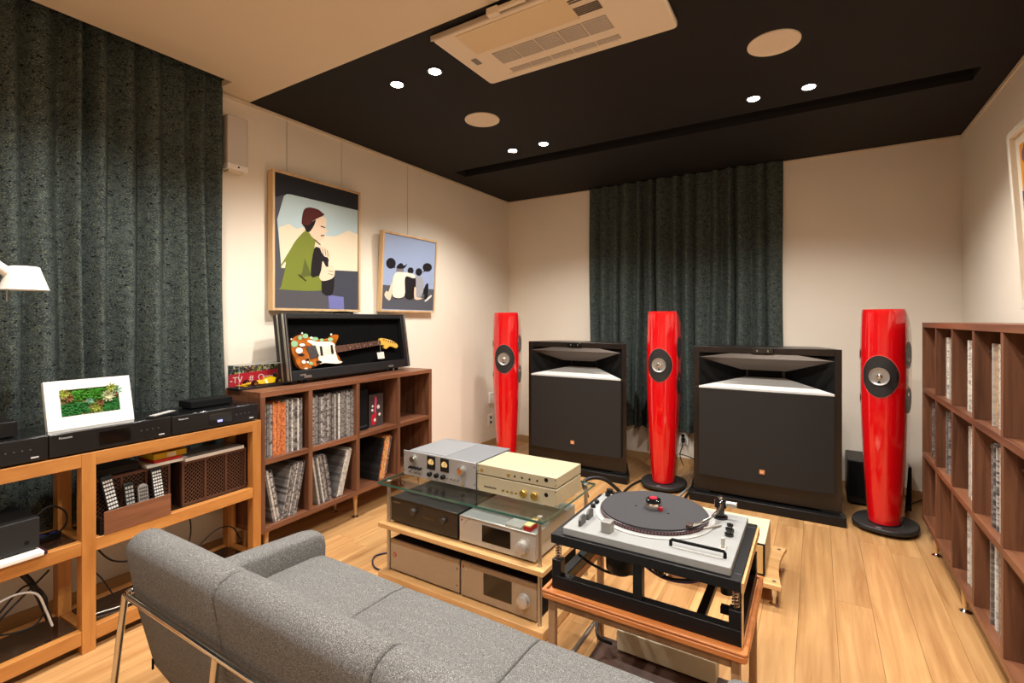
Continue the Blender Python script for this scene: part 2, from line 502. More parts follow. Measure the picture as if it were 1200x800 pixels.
# ------------------------------------------------------------------ ceiling fittings
def downlight(x, y, label, power=1.0):
    t = thing('downlight', label, 'downlight', (x, y, HC), group='recessed ceiling downlights')
    ring = Geo()
    ring.lathe([(.030, -.0), (.038, -.0), (.040, -.004), (.036, -.006), (.030, -.004)], n=24)
    ring.obj('trim_ring', mat('dark_ring', (60, 56, 52), 0.5), t, smooth=50)
    Geo().cyl((0, 0, -.006), .029, .005, n=24).obj('lens', mat('lamp_lens', (255, 240, 216), 0.3, emit=40.0), t)
    l = bpy.data.lights.new('downlight_lamp', 'SPOT')
    l.energy = SPOT_W * power; l.color = LIGHT_COL; l.shadow_soft_size = .035
    l.spot_size = math.radians(136); l.spot_blend = 0.65
    o = bpy.data.objects.new('downlight_lamp', l); COL.objects.link(o); o.parent = t
    o.location = (0, 0, -.012 * K)
    return t
downlight(-1.809, 1.817, 'bright downlight in black ceiling, left of the pair nearest the ivory ceiling')
downlight(-1.560, 1.817, 'bright downlight in black ceiling, beside the left corner of the air conditioner')
downlight(-1.821, 2.955, 'small far downlight, left of the pair above the tall curtain')
downlight(-1.573, 2.952, 'small far downlight, right of the pair nearest the back left corner')
downlight(-.287, 2.948, 'downlight in black ceiling, left of the pair below the right ceiling disc')
downlight(-.030, 2.947, 'downlight in black ceiling, rightmost of all beside the long slot')
for i, (x, y) in enumerate(((-.287, 1.817), (-.03, 1.817), (-1.81, .62), (-1.56, .62), (-.287, .62), (-.03, .62), (-1.6, -.9), (-.2, -.9))):
    downlight(x, y, 'recessed downlight in the nearer ceiling, out of the picture')

for x, y, lb in ((-1.698, 2.408, 'small round cream ceiling speaker left of the air conditioner'), (-.155, 2.405, 'round cream ceiling speaker at the right of the black ceiling')):
    t = thing('ceiling_speaker', lb, 'ceiling speaker', (x, y, HC), group='flush round ceiling speakers')
    Geo().lathe([(.104, 0), (.104, -.005), (.098, -.007), (.094, -.005)], n=36).obj('rim', M_ACWHITE, t, smooth=50)
    Geo().lathe([(.094, 0), (.094, -.0045), (.04, -.006), (0, -.0065)], n=36).obj('grille', mat('cream_grille', (226, 212, 190), 0.8, noise=0.06, nscale=900), t, smooth=50)

# cassette air conditioner
ac = thing('air_conditioner', 'cream ceiling cassette air conditioner with grey vent grilles', 'air conditioner', (-.925, 1.81, HC))
ax0, ax1, ay0, ay1 = -.452, .455, -.225, .222
def rrect(x0, x1, y0, y1, r, n=5):
    p = []
    for cx, cy, a0 in ((x1 - r, y1 - r, 0), (x0 + r, y1 - r, 90), (x0 + r, y0 + r, 180), (x1 - r, y0 + r, 270)):
        for k in range(n + 1):
            a = math.radians(a0 + 90 * k / n); p.append((cx + r * math.cos(a), cy + r * math.sin(a)))
    return p
Geo().prism(rrect(ax0, ax1, ay0, ay1, .02), -.026, 0, 'xy').obj('panel', M_ACWHITE, ac, bevel=.006, seg=3)
Geo().box(-.345, .145, -.205, -.045, -.0295, -.025).obj('intake_flap', mat('warm_ivory_flap', (222, 200, 160), 0.5), ac, bevel=.002)
for k in range(5):
    x0 = -.29 + k * .1068
    gg = Geo().box(x0, x0 + .1, -.015, .083, -.0285, -.025)
    v = gg.obj('vent_grille', M_ACGRILLE, ac)
    sl = Geo()
    for q in range(8): sl.box(x0 + .002, x0 + .098, -.012 + q * .012, -.008 + q * .012, -.0305, -.0285)
    sl.obj('vent_slats', mat('vent_slat', (200, 190, 178), 0.6), v)
for k in range(5):
    x0 = -.29 + k * .1068
    v = Geo().box(x0, x0 + .1, .136, .168, -.0285, -.025).obj('vent_grille', M_ACGRILLE, ac)
    sl = Geo()
    for q in range(3): sl.box(x0 + .002, x0 + .098, .14 + q * .01, .143 + q * .01, -.030, -.0285)
    sl.obj('vent_slats', MATS['vent_slat'], v)
for k in range(5):
    Geo().box(.145, .245, -.112 + k * .011, -.106 + k * .011, -.0285, -.025).obj('louvre', mat('dark_louvre', (96, 86, 78), 0.6), ac)
for k in range(2):
    Geo().box(.10, .21, -.150 - k * .014, -.143 - k * .014, -.0285, -.025).obj('louvre', MATS['dark_louvre'], ac)
Geo().box(-.40, -.372, -.02, .03, -.028, -.025).obj('receiver_window', mat('grey_receiver', (120, 112, 106), 0.4), ac)
Geo().box(-.245, -.235, .182, .192, -.0275, -.025).obj('status_light', M_MATT, ac)
Geo().box(-.32, .22, .176, .20, -.03, -.024).obj('air_flap', M_ACWHITE, ac, bevel=.004)
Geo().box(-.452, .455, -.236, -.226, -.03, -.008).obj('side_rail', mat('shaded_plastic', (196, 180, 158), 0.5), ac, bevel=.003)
hb = Geo(); hb.box(-.15, .02, -.262, -.245, -.03, -.014); hb.box(-.13, -.11, -.25, -.228, -.03, -.01); hb.box(-.145, -.095, -.268, -.242, -.04, -.012)
hb.obj('hinge_bracket', M_ACWHITE, ac, bevel=.003)

# ------------------------------------------------------------------ curtains
def curtain(name, label, length, z0, z1, folds, amp, rot, loc, seed=1, flare=0.0, nx=240, nz=24, grp=None):
    """pleated cloth with two faces a few millimetres apart; local x runs along the rail, y towards the wall"""
    r = random.Random(seed)
    cent = [0.0]
    for k in range(folds): cent.append(cent[-1] + 1 + r.uniform(-.22, .22))
    tot = cent[-1]
    A = [r.uniform(.55, 1.2) for _ in range(folds + 1)]
    SK_ = [r.uniform(.62, 1.9) for _ in range(folds + 1)]
    def prof(u):
        q = u * tot
        for k in range(folds):
            if q <= cent[k + 1] or k == folds - 1:
                t = (q - cent[k]) / (cent[k + 1] - cent[k]); break
        s = math.sin(math.pi * min(max(t, 0), 1) ** SK_[k])
        return -(abs(s) ** 1.15) * A[k], t
    def fn(u, v, off):
        p, t = prof(u)
        z = z0 + (z1 - z0) * v
        lo = 1 - v
        a = amp * (.75 + .45 * lo) * (1 + .10 * math.sin(9 * u + 3 * v))
        x = u * length + .012 * lo * math.sin(14 * u + 5 * v) + flare * (u - .5) * 2 * (lo ** 4)
        return (x, a * p + .004 * math.sin(30 * u + 8 * v) + off, z + (.004 * math.sin(22 * u) if v == 0 else 0))
    G = Geo()
    G.grid(nx, nz, lambda u, v: fn(u, v, 0))
    G.grid(nx, nz, lambda u, v: fn(1 - u, v, .003))
    rw = nx + 1; n = rw * (nz + 1)
    for i in range(nx):
        G.f.append((i, n + nx - i, n + nx - i - 1, i + 1)); k = nz * rw
        G.f.append((k + i, k + i + 1, n + k + nx - i - 1, n + k + nx - i))
    for j in range(nz):
        G.f.append((j * rw, (j + 1) * rw, n + (j + 1) * rw + nx, n + j * rw + nx))
        G.f.append((j * rw + nx, n + j * rw, n + (j + 1) * rw, (j + 1) * rw + nx))
    t = thing(name, label, 'curtain', loc, rot, grp)
    c = G.obj('cloth', M_CURTAIN, t, smooth=80)
    return t
cl = curtain('curtain', 'dark green patterned curtain hanging beside the desk on the left wall', 1.288, .30, 2.505, 13, .078, math.pi / 2, (-2.634, .10, 0), seed=5, flare=.012)
Geo().box(.0, 1.255, -.040, -.032, 2.506, 2.524).obj('curtain_rail', M_STEEL, cl)
cb = curtain('curtain', 'dark green patterned curtain hanging on the back wall between the red speakers', 1.56, .285, 2.392, 15, .080, 0, (-1.768, 4.212, 0), seed=9)
Geo().box(.0, 1.558, -.026, -.018, 2.3935, 2.3995).obj('curtain_rail', M_MATT, cb)

# window behind the back curtain: only its sill board shows below the cloth
wn = struct('window_1', Geo().box(-1.62, -.36, YB - .006, YB - .001, .62, 2.1), mat('night_glass', (30, 34, 40), 0.1))
Geo().box(-1.66, -.32, YB - .02, YB - .001, .56, .60).obj('window_sill', M_TRIM, wn)
wn2 = struct('window_2', Geo().box(XL + .001, XL + .006, -.9, 1.2, .62, 2.1), MATS['night_glass'])
Geo().box(XL + .001, XL + .02, -.94, 1.24, .56, .60).obj('window_sill', M_TRIM, wn2)

# ================================================================== FURNITURE ON THE LEFT
# ---- beech console desk (local x along its front, y towards the wall)
DROT = math.atan2(.99844, -.0558)
DO = (-2.234, .687, 0)
def dpt(s, yy, zz=0.0):
    return (DO[0] - .0558 * s - .99844 * yy, DO[1] + .99844 * s - .0558 * yy, zz)
desk = thing('console_desk', 'orange beech open console desk with two bays beside the curtain', 'desk', DO, DROT)
DD = .24
for s in (-.693, 0, .651):
    for yy in (0, DD - .042):
        Geo().box(s, s + .042, yy, yy + .042, 0, .72).obj('post', M_BEECH_V, desk, bevel=.0015)
for s0, s1 in ((-.651, 0), (.042, .651)):
    for z0, z1 in ((.672, .72), (.358, .405), (.035, .085)):
        Geo().box(s0, s1, .001, .031, z0, z1).obj('front_rail', M_BEECH, desk, bevel=.0015)
        Geo().box(s0, s1, DD - .031, DD - .001, z0, z1).obj('back_rail', M_BEECH, desk, bevel=.0015)
    Geo().box(s0, s1, .032, DD - .032, .396, .402).obj('glass_shelf', M_SMOKE, desk)
    Geo().box(s0, s1, .032, DD - .032, .076, .082).obj('glass_shelf', M_SMOKE, desk)
    Geo().box(s0, s1, .032, DD - .032, .708, .718).obj('top_board', M_BEECH, desk)
for s in (-.693, 0, .651):
    for z0, z1 in ((.672, .72), (.358, .405), (.035, .085)):
        Geo().box(s + .005, s + .037, .042, DD - .042, z0, z1).obj('side_rail', M_BEECH, desk)

# ---- video recorders on the desk
def recorder(name, label, s0, s1, y0, dep, z0, z1, brand=None, door=None):
    t = thing(name, label, 'recorder', dpt(s0, y0, z0), DROT, 'black video recorders on the desk')
    w, h = s1 - s0, z1 - z0
    Geo().box(0, w, .012, dep, .008, h).obj('case', mat('black_recorder_case', (20, 20, 21), 0.16, coat=0.3), t, bevel=.0015)
    Geo().box(0, w, 0, .012, .006, h - .001).obj('front_panel', mat('black_recorder_front', (26, 24, 24), 0.25), t, bevel=.002)
    for fx in (.03, w - .05):
        for fy in (.03, dep - .05):
            Geo().cyl((fx + .01, fy, 0), .012, .009, n=12).obj('foot', M_MATT, t)
    if brand:
        text('brand_lettering', brand, .0095, mat('silver_print', (190, 190, 190), 0.4), t, (.025, -.0004, h - .019))
    if door:
        Geo().box(door[0], door[1], -.0015, 0, .02, h - .016).obj('display_window', M_SCREEN, t)
    for k in range(4):
        Geo().cyl((w * .72 + k * .02, -.0015, h * .55), .0026, .002, 'y', 10).obj('button', mat('dim_button', (70, 68, 66), .4), t)
    Geo().box(w - .045, w - .025, -.0008, 0, .016, .021).obj('badge', mat('silver_print', (190, 190, 190)), t)
    return t
recorder('video_recorder', 'black recorder at the left edge of the desk, cut by the photo edge', -.470, -.0905, .004, .22, .721, .806)
rb = recorder('video_recorder', 'black recorder under the framed moss picture', -.0885, .2945, .002, .225, .721, .805, 'Panasonic', (.14, .24))
rc = recorder('video_recorder', 'black recorder with blue display at the right end of the desk', .2985, .679, .002, .22, .721, .802, 'Panasonic', (.15, .25))
for q in range(3): Geo().box(.186 + q * .008, .191 + q * .008, -.0022, -.0015, .026, .035).obj('display_digit', mat('blue_digits', (150, 150, 255), 0.5, emit=1.5), rc)
t = thing('set_top_box', 'small flat black box on the rightmost recorder', 'box', dpt(.425, .10, .8025), DROT)
Geo().box(0, .19, 0, .10, .003, .034).obj('case', M_MATT, t, bevel=.003)
Geo().box(.012, .178, .01, .09, 0, .003).obj('foot_pad', M_MATT, t)
t = thing('set_top_box', 'small dark box on top of the leftmost recorder', 'box', dpt(-.40, .06, .8065), DROT)
Geo().box(0, .25, 0, .12, .003, .055).obj('case', M_BLACK, t, bevel=.003)
Geo().box(.012, .228, .01, .11, 0, .003).obj('foot_pad', M_MATT, t)

def remote(label, w, l, th, body, key, rows, cols, loc, euler, group, round_top=False):
    t = thing('remote_control', label, 'remote control', loc, group=group, euler=euler)
    if round_top:
        Geo().prism(rrect(0, w, 0, l, w * .48, 6), 0, th, 'xz').obj('case', body, t, bevel=.001)
    else:
        Geo().box(0, w, 0, th, 0, l).obj('case', body, t, bevel=.002)
    cw, rh = w * .84 / cols, l * .86 / rows
    for i in range(rows):
        for j in range(cols):
            x0 = w * .08 + j * cw; z0 = l * .07 + i * rh
            Geo().box(x0 + cw * .14, x0 + cw * .86, -.0014, .0002, z0 + rh * .22, z0 + rh * .8).obj('key', key, t)
    return t
BK, WK = mat('remote_black', (24, 24, 25), 0.4), mat('remote_key_white', (214, 212, 206), 0.5)
GR, DK = mat('remote_silver', (150, 146, 140), 0.4, metal=0.4), mat('remote_key_dark', (60, 58, 56), 0.5)
remote('black and white remote control lying on the recorder beside the moss picture', .035, .14, .010, BK, WK, 8, 3, dpt(.215, .03, .8155),
       Euler((math.radians(-90), 0, DROT - math.radians(62))), None)

# moss picture: white board leaning, with preserved moss and succulents in a sunk opening
MOSS = dict(W=.264, H=.178)
ms = thing('moss_picture', 'white framed picture of green moss and succulents leaning on the recorder', 'picture', dpt(-.070, .070, .8055), euler=Euler((math.radians(-14), 0, DROT)))
W, Hh = MOSS['W'], MOSS['H']
o0, o1, p0, p1 = .042, .222, .045, .143
MW = mat('white_board', (226, 224, 218), 0.5)
g = Geo()
g.box(0, o0, 0, .018, 0, Hh); g.box(o1, W, 0, .018, 0, Hh); g.box(o0, o1, 0, .018, 0, p0); g.box(o0, o1, 0, .018, p1, Hh)
g.obj('board', MW, ms)
Geo().box(.002, W - .002, .018, .024, .002, Hh - .002).obj('backing', M_FRAMEWOOD, ms)
def moss_patch(x0, x1, z0, z1, col, seed, parent, h=.012):
    r = random.Random(seed); G = Geo()
    for _ in range(150):
        x, z = r.uniform(x0, x1), r.uniform(z0, z1); s = r.uniform(.004, .008)
        G.lathe([(0, -h * r.uniform(.5, 1.1)), (s * .7, -h * .45), (s, 0), (s, .004)], (x, .013, z), 'y', n=6)
    o = G.obj('moss', col, parent, smooth=60); o['kind'] = 'stuff'
    return o
MG = mat('moss_green', (58, 128, 26), 0.9, noise=0.45, nscale=260); MG2 = mat('moss_deep_green', (34, 104, 40), 0.9, noise=0.45, nscale=260)
moss_patch(.078, .184, .10, .139, MG, 1, ms, .016)
moss_patch(.046, .125, .049, .09, MG2, 2, ms, .014)
moss_patch(.175, .226, .049, .09, MG2, 3, ms, .014)
moss_patch(.046, .226, .048, .141, mat('moss_olive', (96, 116, 48), 0.9, noise=0.4, nscale=200), 4, ms, .005)
def succulent(x, z, r, col, n, parent, seed):
    q = random.Random(seed)
    su = Geo()
    for ring, (k, rr, up) in enumerate(((n, r, .003), (n - 2, r * .65, .008))):
        for i in range(k):
            a = 2 * math.pi * i / k + q.random() * .4 + ring * .3
            c, s = math.cos(a), math.sin(a)
            tip = (x + c * rr, .002 - up - .004, z + s * rr); b0 = (x, .004, z)
            px, pz = -s * rr * .22, c * rr * .22
            mid = (x + c * rr * .55, .004 - up, z + s * rr * .55)
            su.add([b0, (mid[0] + px, mid[1], mid[2] + pz), tip, (mid[0] - px, mid[1], mid[2] - pz), (mid[0], mid[1] + .004, mid[2])],
                   [(0, 1, 2, 3), (0, 4, 1), (1, 4, 2), (2, 4, 3), (3, 4, 0)])
    return su.obj('succulent', col, parent)
succulent(.056, .128, .02, mat('succulent_lime', (150, 160, 60), 0.6), 8, ms, 1)
succulent(.068, .112, .018, mat('succulent_rust', (128, 86, 52), 0.6), 8, ms, 2)
succulent(.128, .094, .014, mat('succulent_mint', (118, 168, 140), 0.6), 9, ms, 3)
succulent(.186, .105, .025, mat('succulent_silver', (168, 172, 132), 0.6), 11, ms, 4)
succulent(.200, .135, .02, MATS['succulent_lime'], 9, ms, 5)
succulent(.217, .124, .02, MATS['succulent_mint'], 8, ms, 6)
succulent(.145, .064, .016, MATS['succulent_lime'], 8, ms, 7)
succulent(.160, .082, .014, MATS['succulent_rust'], 8, ms, 8)
succulent(.208, .113, .014, MATS['succulent_rust'], 8, ms, 9)

# ---- lattice-fronted speakers on the desk shelf
def lattice_box(label, s0, s1, y0, dep, z0, z1):
    t = thing('lattice_speaker', label, 'speaker', dpt(s0, y0, z0), DROT, 'vintage lattice front speakers in the desk')
    w, h = s1 - s0, z1 - z0
    DW = wood('dark_rosewood', (40, 22, 14), (66, 38, 26), stretch=(3, 26, 26), rough=0.4)
    g = Geo(); g.box(0, w, .012, dep, 0, h); g.obj('cabinet', DW, t, bevel=.002)
    fr = Geo()
    fr.box(0, w, 0, .012, 0, .010); fr.box(0, w, 0, .012, h - .010, h)
    n = 3
    for k in range(n + 1):
        x = (w - .008) * k / n
        fr.box(x, x + .008, 0, .012, .010, h - .010)
    fr.obj('grille_frame', mat('brown_grille_frame', (84, 50, 34), 0.5), t)
    lt = Geo(); st = .0165
    for k in range(n):
        xa = (w - .008) * k / n + .008; xb = (w - .008) * (k + 1) / n
        za, zb = .010, h - .010
        for sg in (1, -1):
            c = -(zb - za)
            while c < (xb - xa):
                # bar x = xa + c + t, z = za + t (or mirrored)
                t0 = max(0, -c); t1 = min(zb - za, xb - xa - c)
                if t1 - t0 > .004:
                    p = [(xa + c + t0, za + t0), (xa + c + t1, za + t1)]
                    if sg < 0: p = [(xa + xb - q[0], q[1]) for q in p]
                    (ax, az), (bx, bz) = p
                    hw = .0014
                    lt.add([(ax - hw, .004, az), (ax + hw, .004, az), (bx + hw, .004, bz), (bx - hw, .004, bz), (ax - hw, .008, az), (ax + hw, .008, az), (bx + hw, .008, bz), (bx - hw, .008, bz)],
                           [(0, 1, 2, 3), (7, 6, 5, 4), (0, 3, 7, 4), (1, 5, 6, 2)])
                c += st
    o = lt.obj('lattice', mat('brown_lattice', (92, 58, 38), 0.5), t); o['kind'] = 'stuff'
    Geo().box(.006, w - .006, .009, .012, .008, h - .008).obj('speaker_cloth', M_MATT, t)
    return t
lattice_box('brown lattice front speaker at the right end of the desk shelf', .360, .646, .045, .15, .4035, .592)
lattice_box('brown lattice front speaker behind the remote controls on the desk shelf', .062, .326, .070, .13, .4035, .595)

t = thing('magazine', 'white magazine in clear wrapper on the right lattice speaker', 'magazine', dpt(.372, .042, .5925), DROT)
Geo().box(0, .262, 0, .15, 0, .014).obj('pages', mat('magazine_pages', (216, 208, 196), 0.35), t, bevel=.001)
Geo().box(.002, .260, .002, .148, .014, .015).obj('cover', mat('magazine_cover', (120, 112, 104), 0.25), t)
t = thing('book', 'white book lying across the left lattice speaker', 'book', dpt(.235, .062, .5955), DROT)
Geo().box(0, .155, .002, .14, .001, .011).obj('pages', mat('book_pages', (226, 218, 200), 0.6), t)
Geo().box(-.001, .157, 0, .142, .011, .0125).obj('cover', MW, t); 
t = thing('book', 'red boxed book lying on the white book', 'book', dpt(.262, .066, .6085), DROT)
Geo().box(0, .11, 0, .12, 0, .013).obj('cover', flat((170, 44, 36)), t, bevel=.001)
t = thing('book', 'yellow boxed book on top of the red book', 'book', dpt(.262, .068, .622), DROT)
Geo().box(0, .128, 0, .115, 0, .024).obj('cover', flat((206, 170, 44)), t, bevel=.001)
Geo().box(.05, .085, -.0006, 0, .003, .020).obj('cover_panel', flat((226, 214, 190)), t)
t = thing('hard_drive', 'flat black drive box on the left lattice speaker', 'box', dpt(.075, .080, .5955), DROT)
Geo().box(0, .14, 0, .11, .004, .035).obj('case', M_BLACK, t, bevel=.003); Geo().box(.01, .13, .01, .1, 0, .004).obj('foot_pad', M_MATT, t)

# remote holder with four remotes
t = thing('remote_holder', 'walnut fronted remote control holder on the desk shelf', 'holder', dpt(.066, -.001, .4055), DROT)
Geo().box(0, .227, 0, .006, 0, .084).obj('front_panel', M_WALNUT_H, t, bevel=.001)
Geo().box(-.008, .227, .006, .060, 0, .004).obj('base', M_BLACK, t)
Geo().box(-.010, -.006, .006, .06, 0, .062).obj('side', M_BLACK, t)
Geo().box(.223, .227, .006, .06, .004, .06).obj('side', M_BLACK, t)
for q in (.06, .12, .18): Geo().box(q - .002, q + .002, .008, .058, .004, .05).obj('divider', M_BLACK, t)
RG = 'remotes standing in the walnut holder'
lean = math.radians(-8)
remote('long black remote with white keys tilted at the left of the walnut holder', .038, .20, .012, BK, WK, 12, 4, dpt(.098, .016, .4115), Euler((lean, math.radians(-8), DROT)), RG)
remote('short black remote standing second from the left in the walnut holder', .034, .155, .012, BK, mat('remote_key_grey', (150, 148, 142), 0.5), 9, 3, dpt(.148, .016, .4115), Euler((lean, math.radians(-2), DROT)), RG)
remote('silver round topped remote in the walnut holder', .034, .138, .012, GR, DK, 9, 4, dpt(.191, .016, .4115), Euler((lean, 0, DROT)), RG, True)
remote('tall white keyed remote at the right of the walnut holder', .040, .19, .012, BK, WK, 13, 4, dpt(.247, .016, .4115), Euler((lean, math.radians(-3), DROT)), RG)

# ---- left bay
t = thing('av_receiver', 'black equipment box in the left bay of the desk', 'box', dpt(-.50, .022, .4245), DROT)
Geo().box(0, .393, 0, .20, .004, .106).obj('case', mat('black_textured_case', (30, 29, 29), 0.5), t, bevel=.002)
for fx in (.03, .36): Geo().cyl((fx, .03, 0), .012, .004, n=12).obj('foot', M_MATT, t); Geo().cyl((fx, .17, 0), .012, .004, n=12).obj('foot', M_MATT, t)
Geo().cyl((.36, -.003, .03), .006, .004, 'y', 12).obj('button', M_MATT, t)
t = thing('laptop', 'silver white slab under the black box in the left bay', 'laptop', dpt(-.50, -.012, .4055), DROT)
Geo().box(0, .395, 0, .21, 0, .017).obj('case', mat('silver_white_slab', (226, 222, 214), 0.35), t, bevel=.004)
Geo().box(.395, .403, .002, .2, .002, .015).obj('end_cap', mat('plum_cap', (52, 24, 34), 0.4), t)
t = thing('power_strip', 'dark power strip with blue switches at the back of the left bay', 'power strip', dpt(-.115, .12, .4055), DROT)
Geo().box(0, .10, 0, .04, 0, .02).obj('body', M_BLACK, t, bevel=.002)
for k in range(3): Geo().box(.01 + k * .03, .028 + k * .03, .008, .02, .02, .023).obj('switch', mat('blue_switch', (50, 54, 130), 0.4), t)

def cable(label, pts, r=.004, m=None, grp=None):
    o = Geo().tube(bez(pts), r, 7).obj('cable', m or M_CABLE, None, smooth=60)
    return tag(o, label, 'cable', grp)
def cd(label, pts, r=.0035, m=None): return cable(label, [dpt(*p) for p in pts], r, m)
cd('black cable looped on the upper shelf of the left desk bay', [(-.07, .17, .412), (-.095, .12, .44), (-.10, .10, .50), (-.055, .10, .535), (-.012, .10, .50), (-.012, .10, .45), (-.05, .12, .41)], .0032)
cd('black cable drooping below the remote holder', [(.10, .175, .352), (.11, .16, .30), (.16, .15, .235), (.24, .13, .22), (.33, .14, .27)])
cd('thin black cable crossing behind the middle desk post', [(.06, .17, .353), (.07, .16, .27), (.12, .15, .18), (.15, .14, .11)], .0025)
cd('white cable in the lower left desk bay', [(-.24, .09, .24), (-.16, .08, .27), (-.10, .075, .25), (-.075, .07, .18), (-.06, .065, .12)], .004, M_CABLE_WHITE)
cd('black cable tangled in the lower left desk bay', [(-.30, .12, .30), (-.22, .10, .20), (-.12, .1, .28), (-.06, .11, .20), (-.10, .1, .13), (-.2, .1, .17), (-.05, .12, .30)], .0035)
cd('thick black cable bundle hanging in the lower left desk bay', [(-.14, .14, .345), (-.10, .13, .28), (-.07, .13, .20), (-.05, .12, .12)], .010)
cd('black cable arching under the right desk bay', [(.36, .12, .09), (.46, .12, .17), (.55, .12, .22), (.63, .13, .20), (.68, .14, .12)], .003)
cd('thin black cable dropping through the right desk bay', [(.44, .18, .35), (.46, .17, .28), (.45, .16, .20), (.40, .15, .14), (.36, .15, .09)], .003)
o = Geo().tube(bez([dpt(.05, .09, .088), dpt(.16, .055, .088), dpt(.28, .05, .09), dpt(.36, .07, .09)]), .004, 7).obj('cable', M_STEEL, None, smooth=60)
tag(o, 'grey cable curving along the bottom shelf of the desk', 'cable')

# ---- white lamp reaching in from the left
lp = thing('floor_lamp', 'white lamp shade reaching in at the left photo edge', 'lamp', dpt(-.9, .10, 0), DROT)
LM = mat('lamp_white_metal', (240, 236, 228), 0.35)
sx = .777
Geo().lathe([(.036, 1.385), (.040, 1.383), (.064, 1.308), (.066, 1.304), (.0635, 1.306), (.038, 1.379), (.0, 1.381)], (sx, 0, 0), n=36).obj('lamp_shade', LM, lp, smooth=45)
Geo().tube([(sx - .09, .0, 1.40), (sx - .03, 0, 1.352)], .017, 14).obj('shade_joint', LM, lp, smooth=50)
Geo().cyl((sx - .052, -.03, 1.262), .0018, .05, n=8).obj('pull_cord', M_STEEL, lp)
Geo().tube([(0, 0, .02), (0, 0, 1.0), (0, 0, 1.1), (.2, 0, 1.28), (sx - .09, 0, 1.40)], .008, 10).obj('arm', M_STEEL, lp, smooth=60)
Geo().cyl((0, 0, 0), .11, .02, n=32).obj('base', LM, lp, bevel=.004)
ART_P1 = {
    'corners': [(-.012, .781), (.621, .788), (.608, -.016), (-.018, -.014)],
    'window': [(.077, .660), (.101, .664), (.596, .664), (.593, .256), (.411, .248), (.043, .229), (.017, .505), (.059, .645)],
    'cloud': [(.026, .458), (.089, .490), (.139, .467), (.216, .500), (.353, .456), (.418, .465), (.517, .517), (.596, .504), (.593, .256), (.411, .248), (.043, .229)],
    'topband': [(-.006, .775), (.604, .782), (.596, .664), (.101, .664), (.077, .662), (.052, .649), (.005, .628), (-.007, .625)],
    'jacket': [(.183, .454), (.209, .464), (.263, .425), (.259, .366), (.236, .200), (.297, .207), (.314, .171), (.319, .115), (.050, .106), (.043, .130), (.071, .265), (.038, .234), (.043, .251), (.101, .346), (.132, .396)],
    'fold': [(.194, .300), (.240, .201), (.159, .181), (.177, .219)],
    'face': [(.223, .506), (.297, .566), (.342, .568), (.344, .521), (.342, .502), (.357, .487), (.339, .474), (.336, .453), (.318, .429), (.263, .425), (.227, .455)],
    'hat': [(.173, .515), (.187, .587), (.223, .611), (.283, .611), (.314, .597), (.328, .584), (.259, .542), (.223, .506), (.183, .500)],
    'hair': [(.181, .503), (.229, .516), (.267, .545), (.259, .512), (.229, .467), (.205, .463), (.194, .484)],
    'bag': [(.259, .366), (.311, .370), (.367, .355), (.360, .270), (.404, .213), (.389, .094), (.318, .099), (.311, .170), (.297, .205), (.236, .200)],
    'hand1': [(.300, .383), (.318, .389), (.374, .356), (.367, .307), (.353, .324), (.332, .327), (.308, .354)],
    'hand2': [(.318, .296), (.346, .263), (.389, .279), (.408, .250), (.396, .200), (.325, .174), (.294, .193), (.308, .241)],
    'jeans': [(.360, .089), (.478, .080), (.483, -.003), (.367, .003)],
    'seat': [(.414, .247), (.593, .253), (.588, -.006), (.483, -.003), (.478, .080), (.393, .091)],
    'bench': [(-.012, .105), (.353, .115), (.367, .000), (-.012, -.001)],
    'brow': [(.305, .514), (.336, .510), (.336, .505), (.307, .507)],
    'mouth': [(.305, .455), (.328, .461), (.328, .456), (.307, .450)],
}
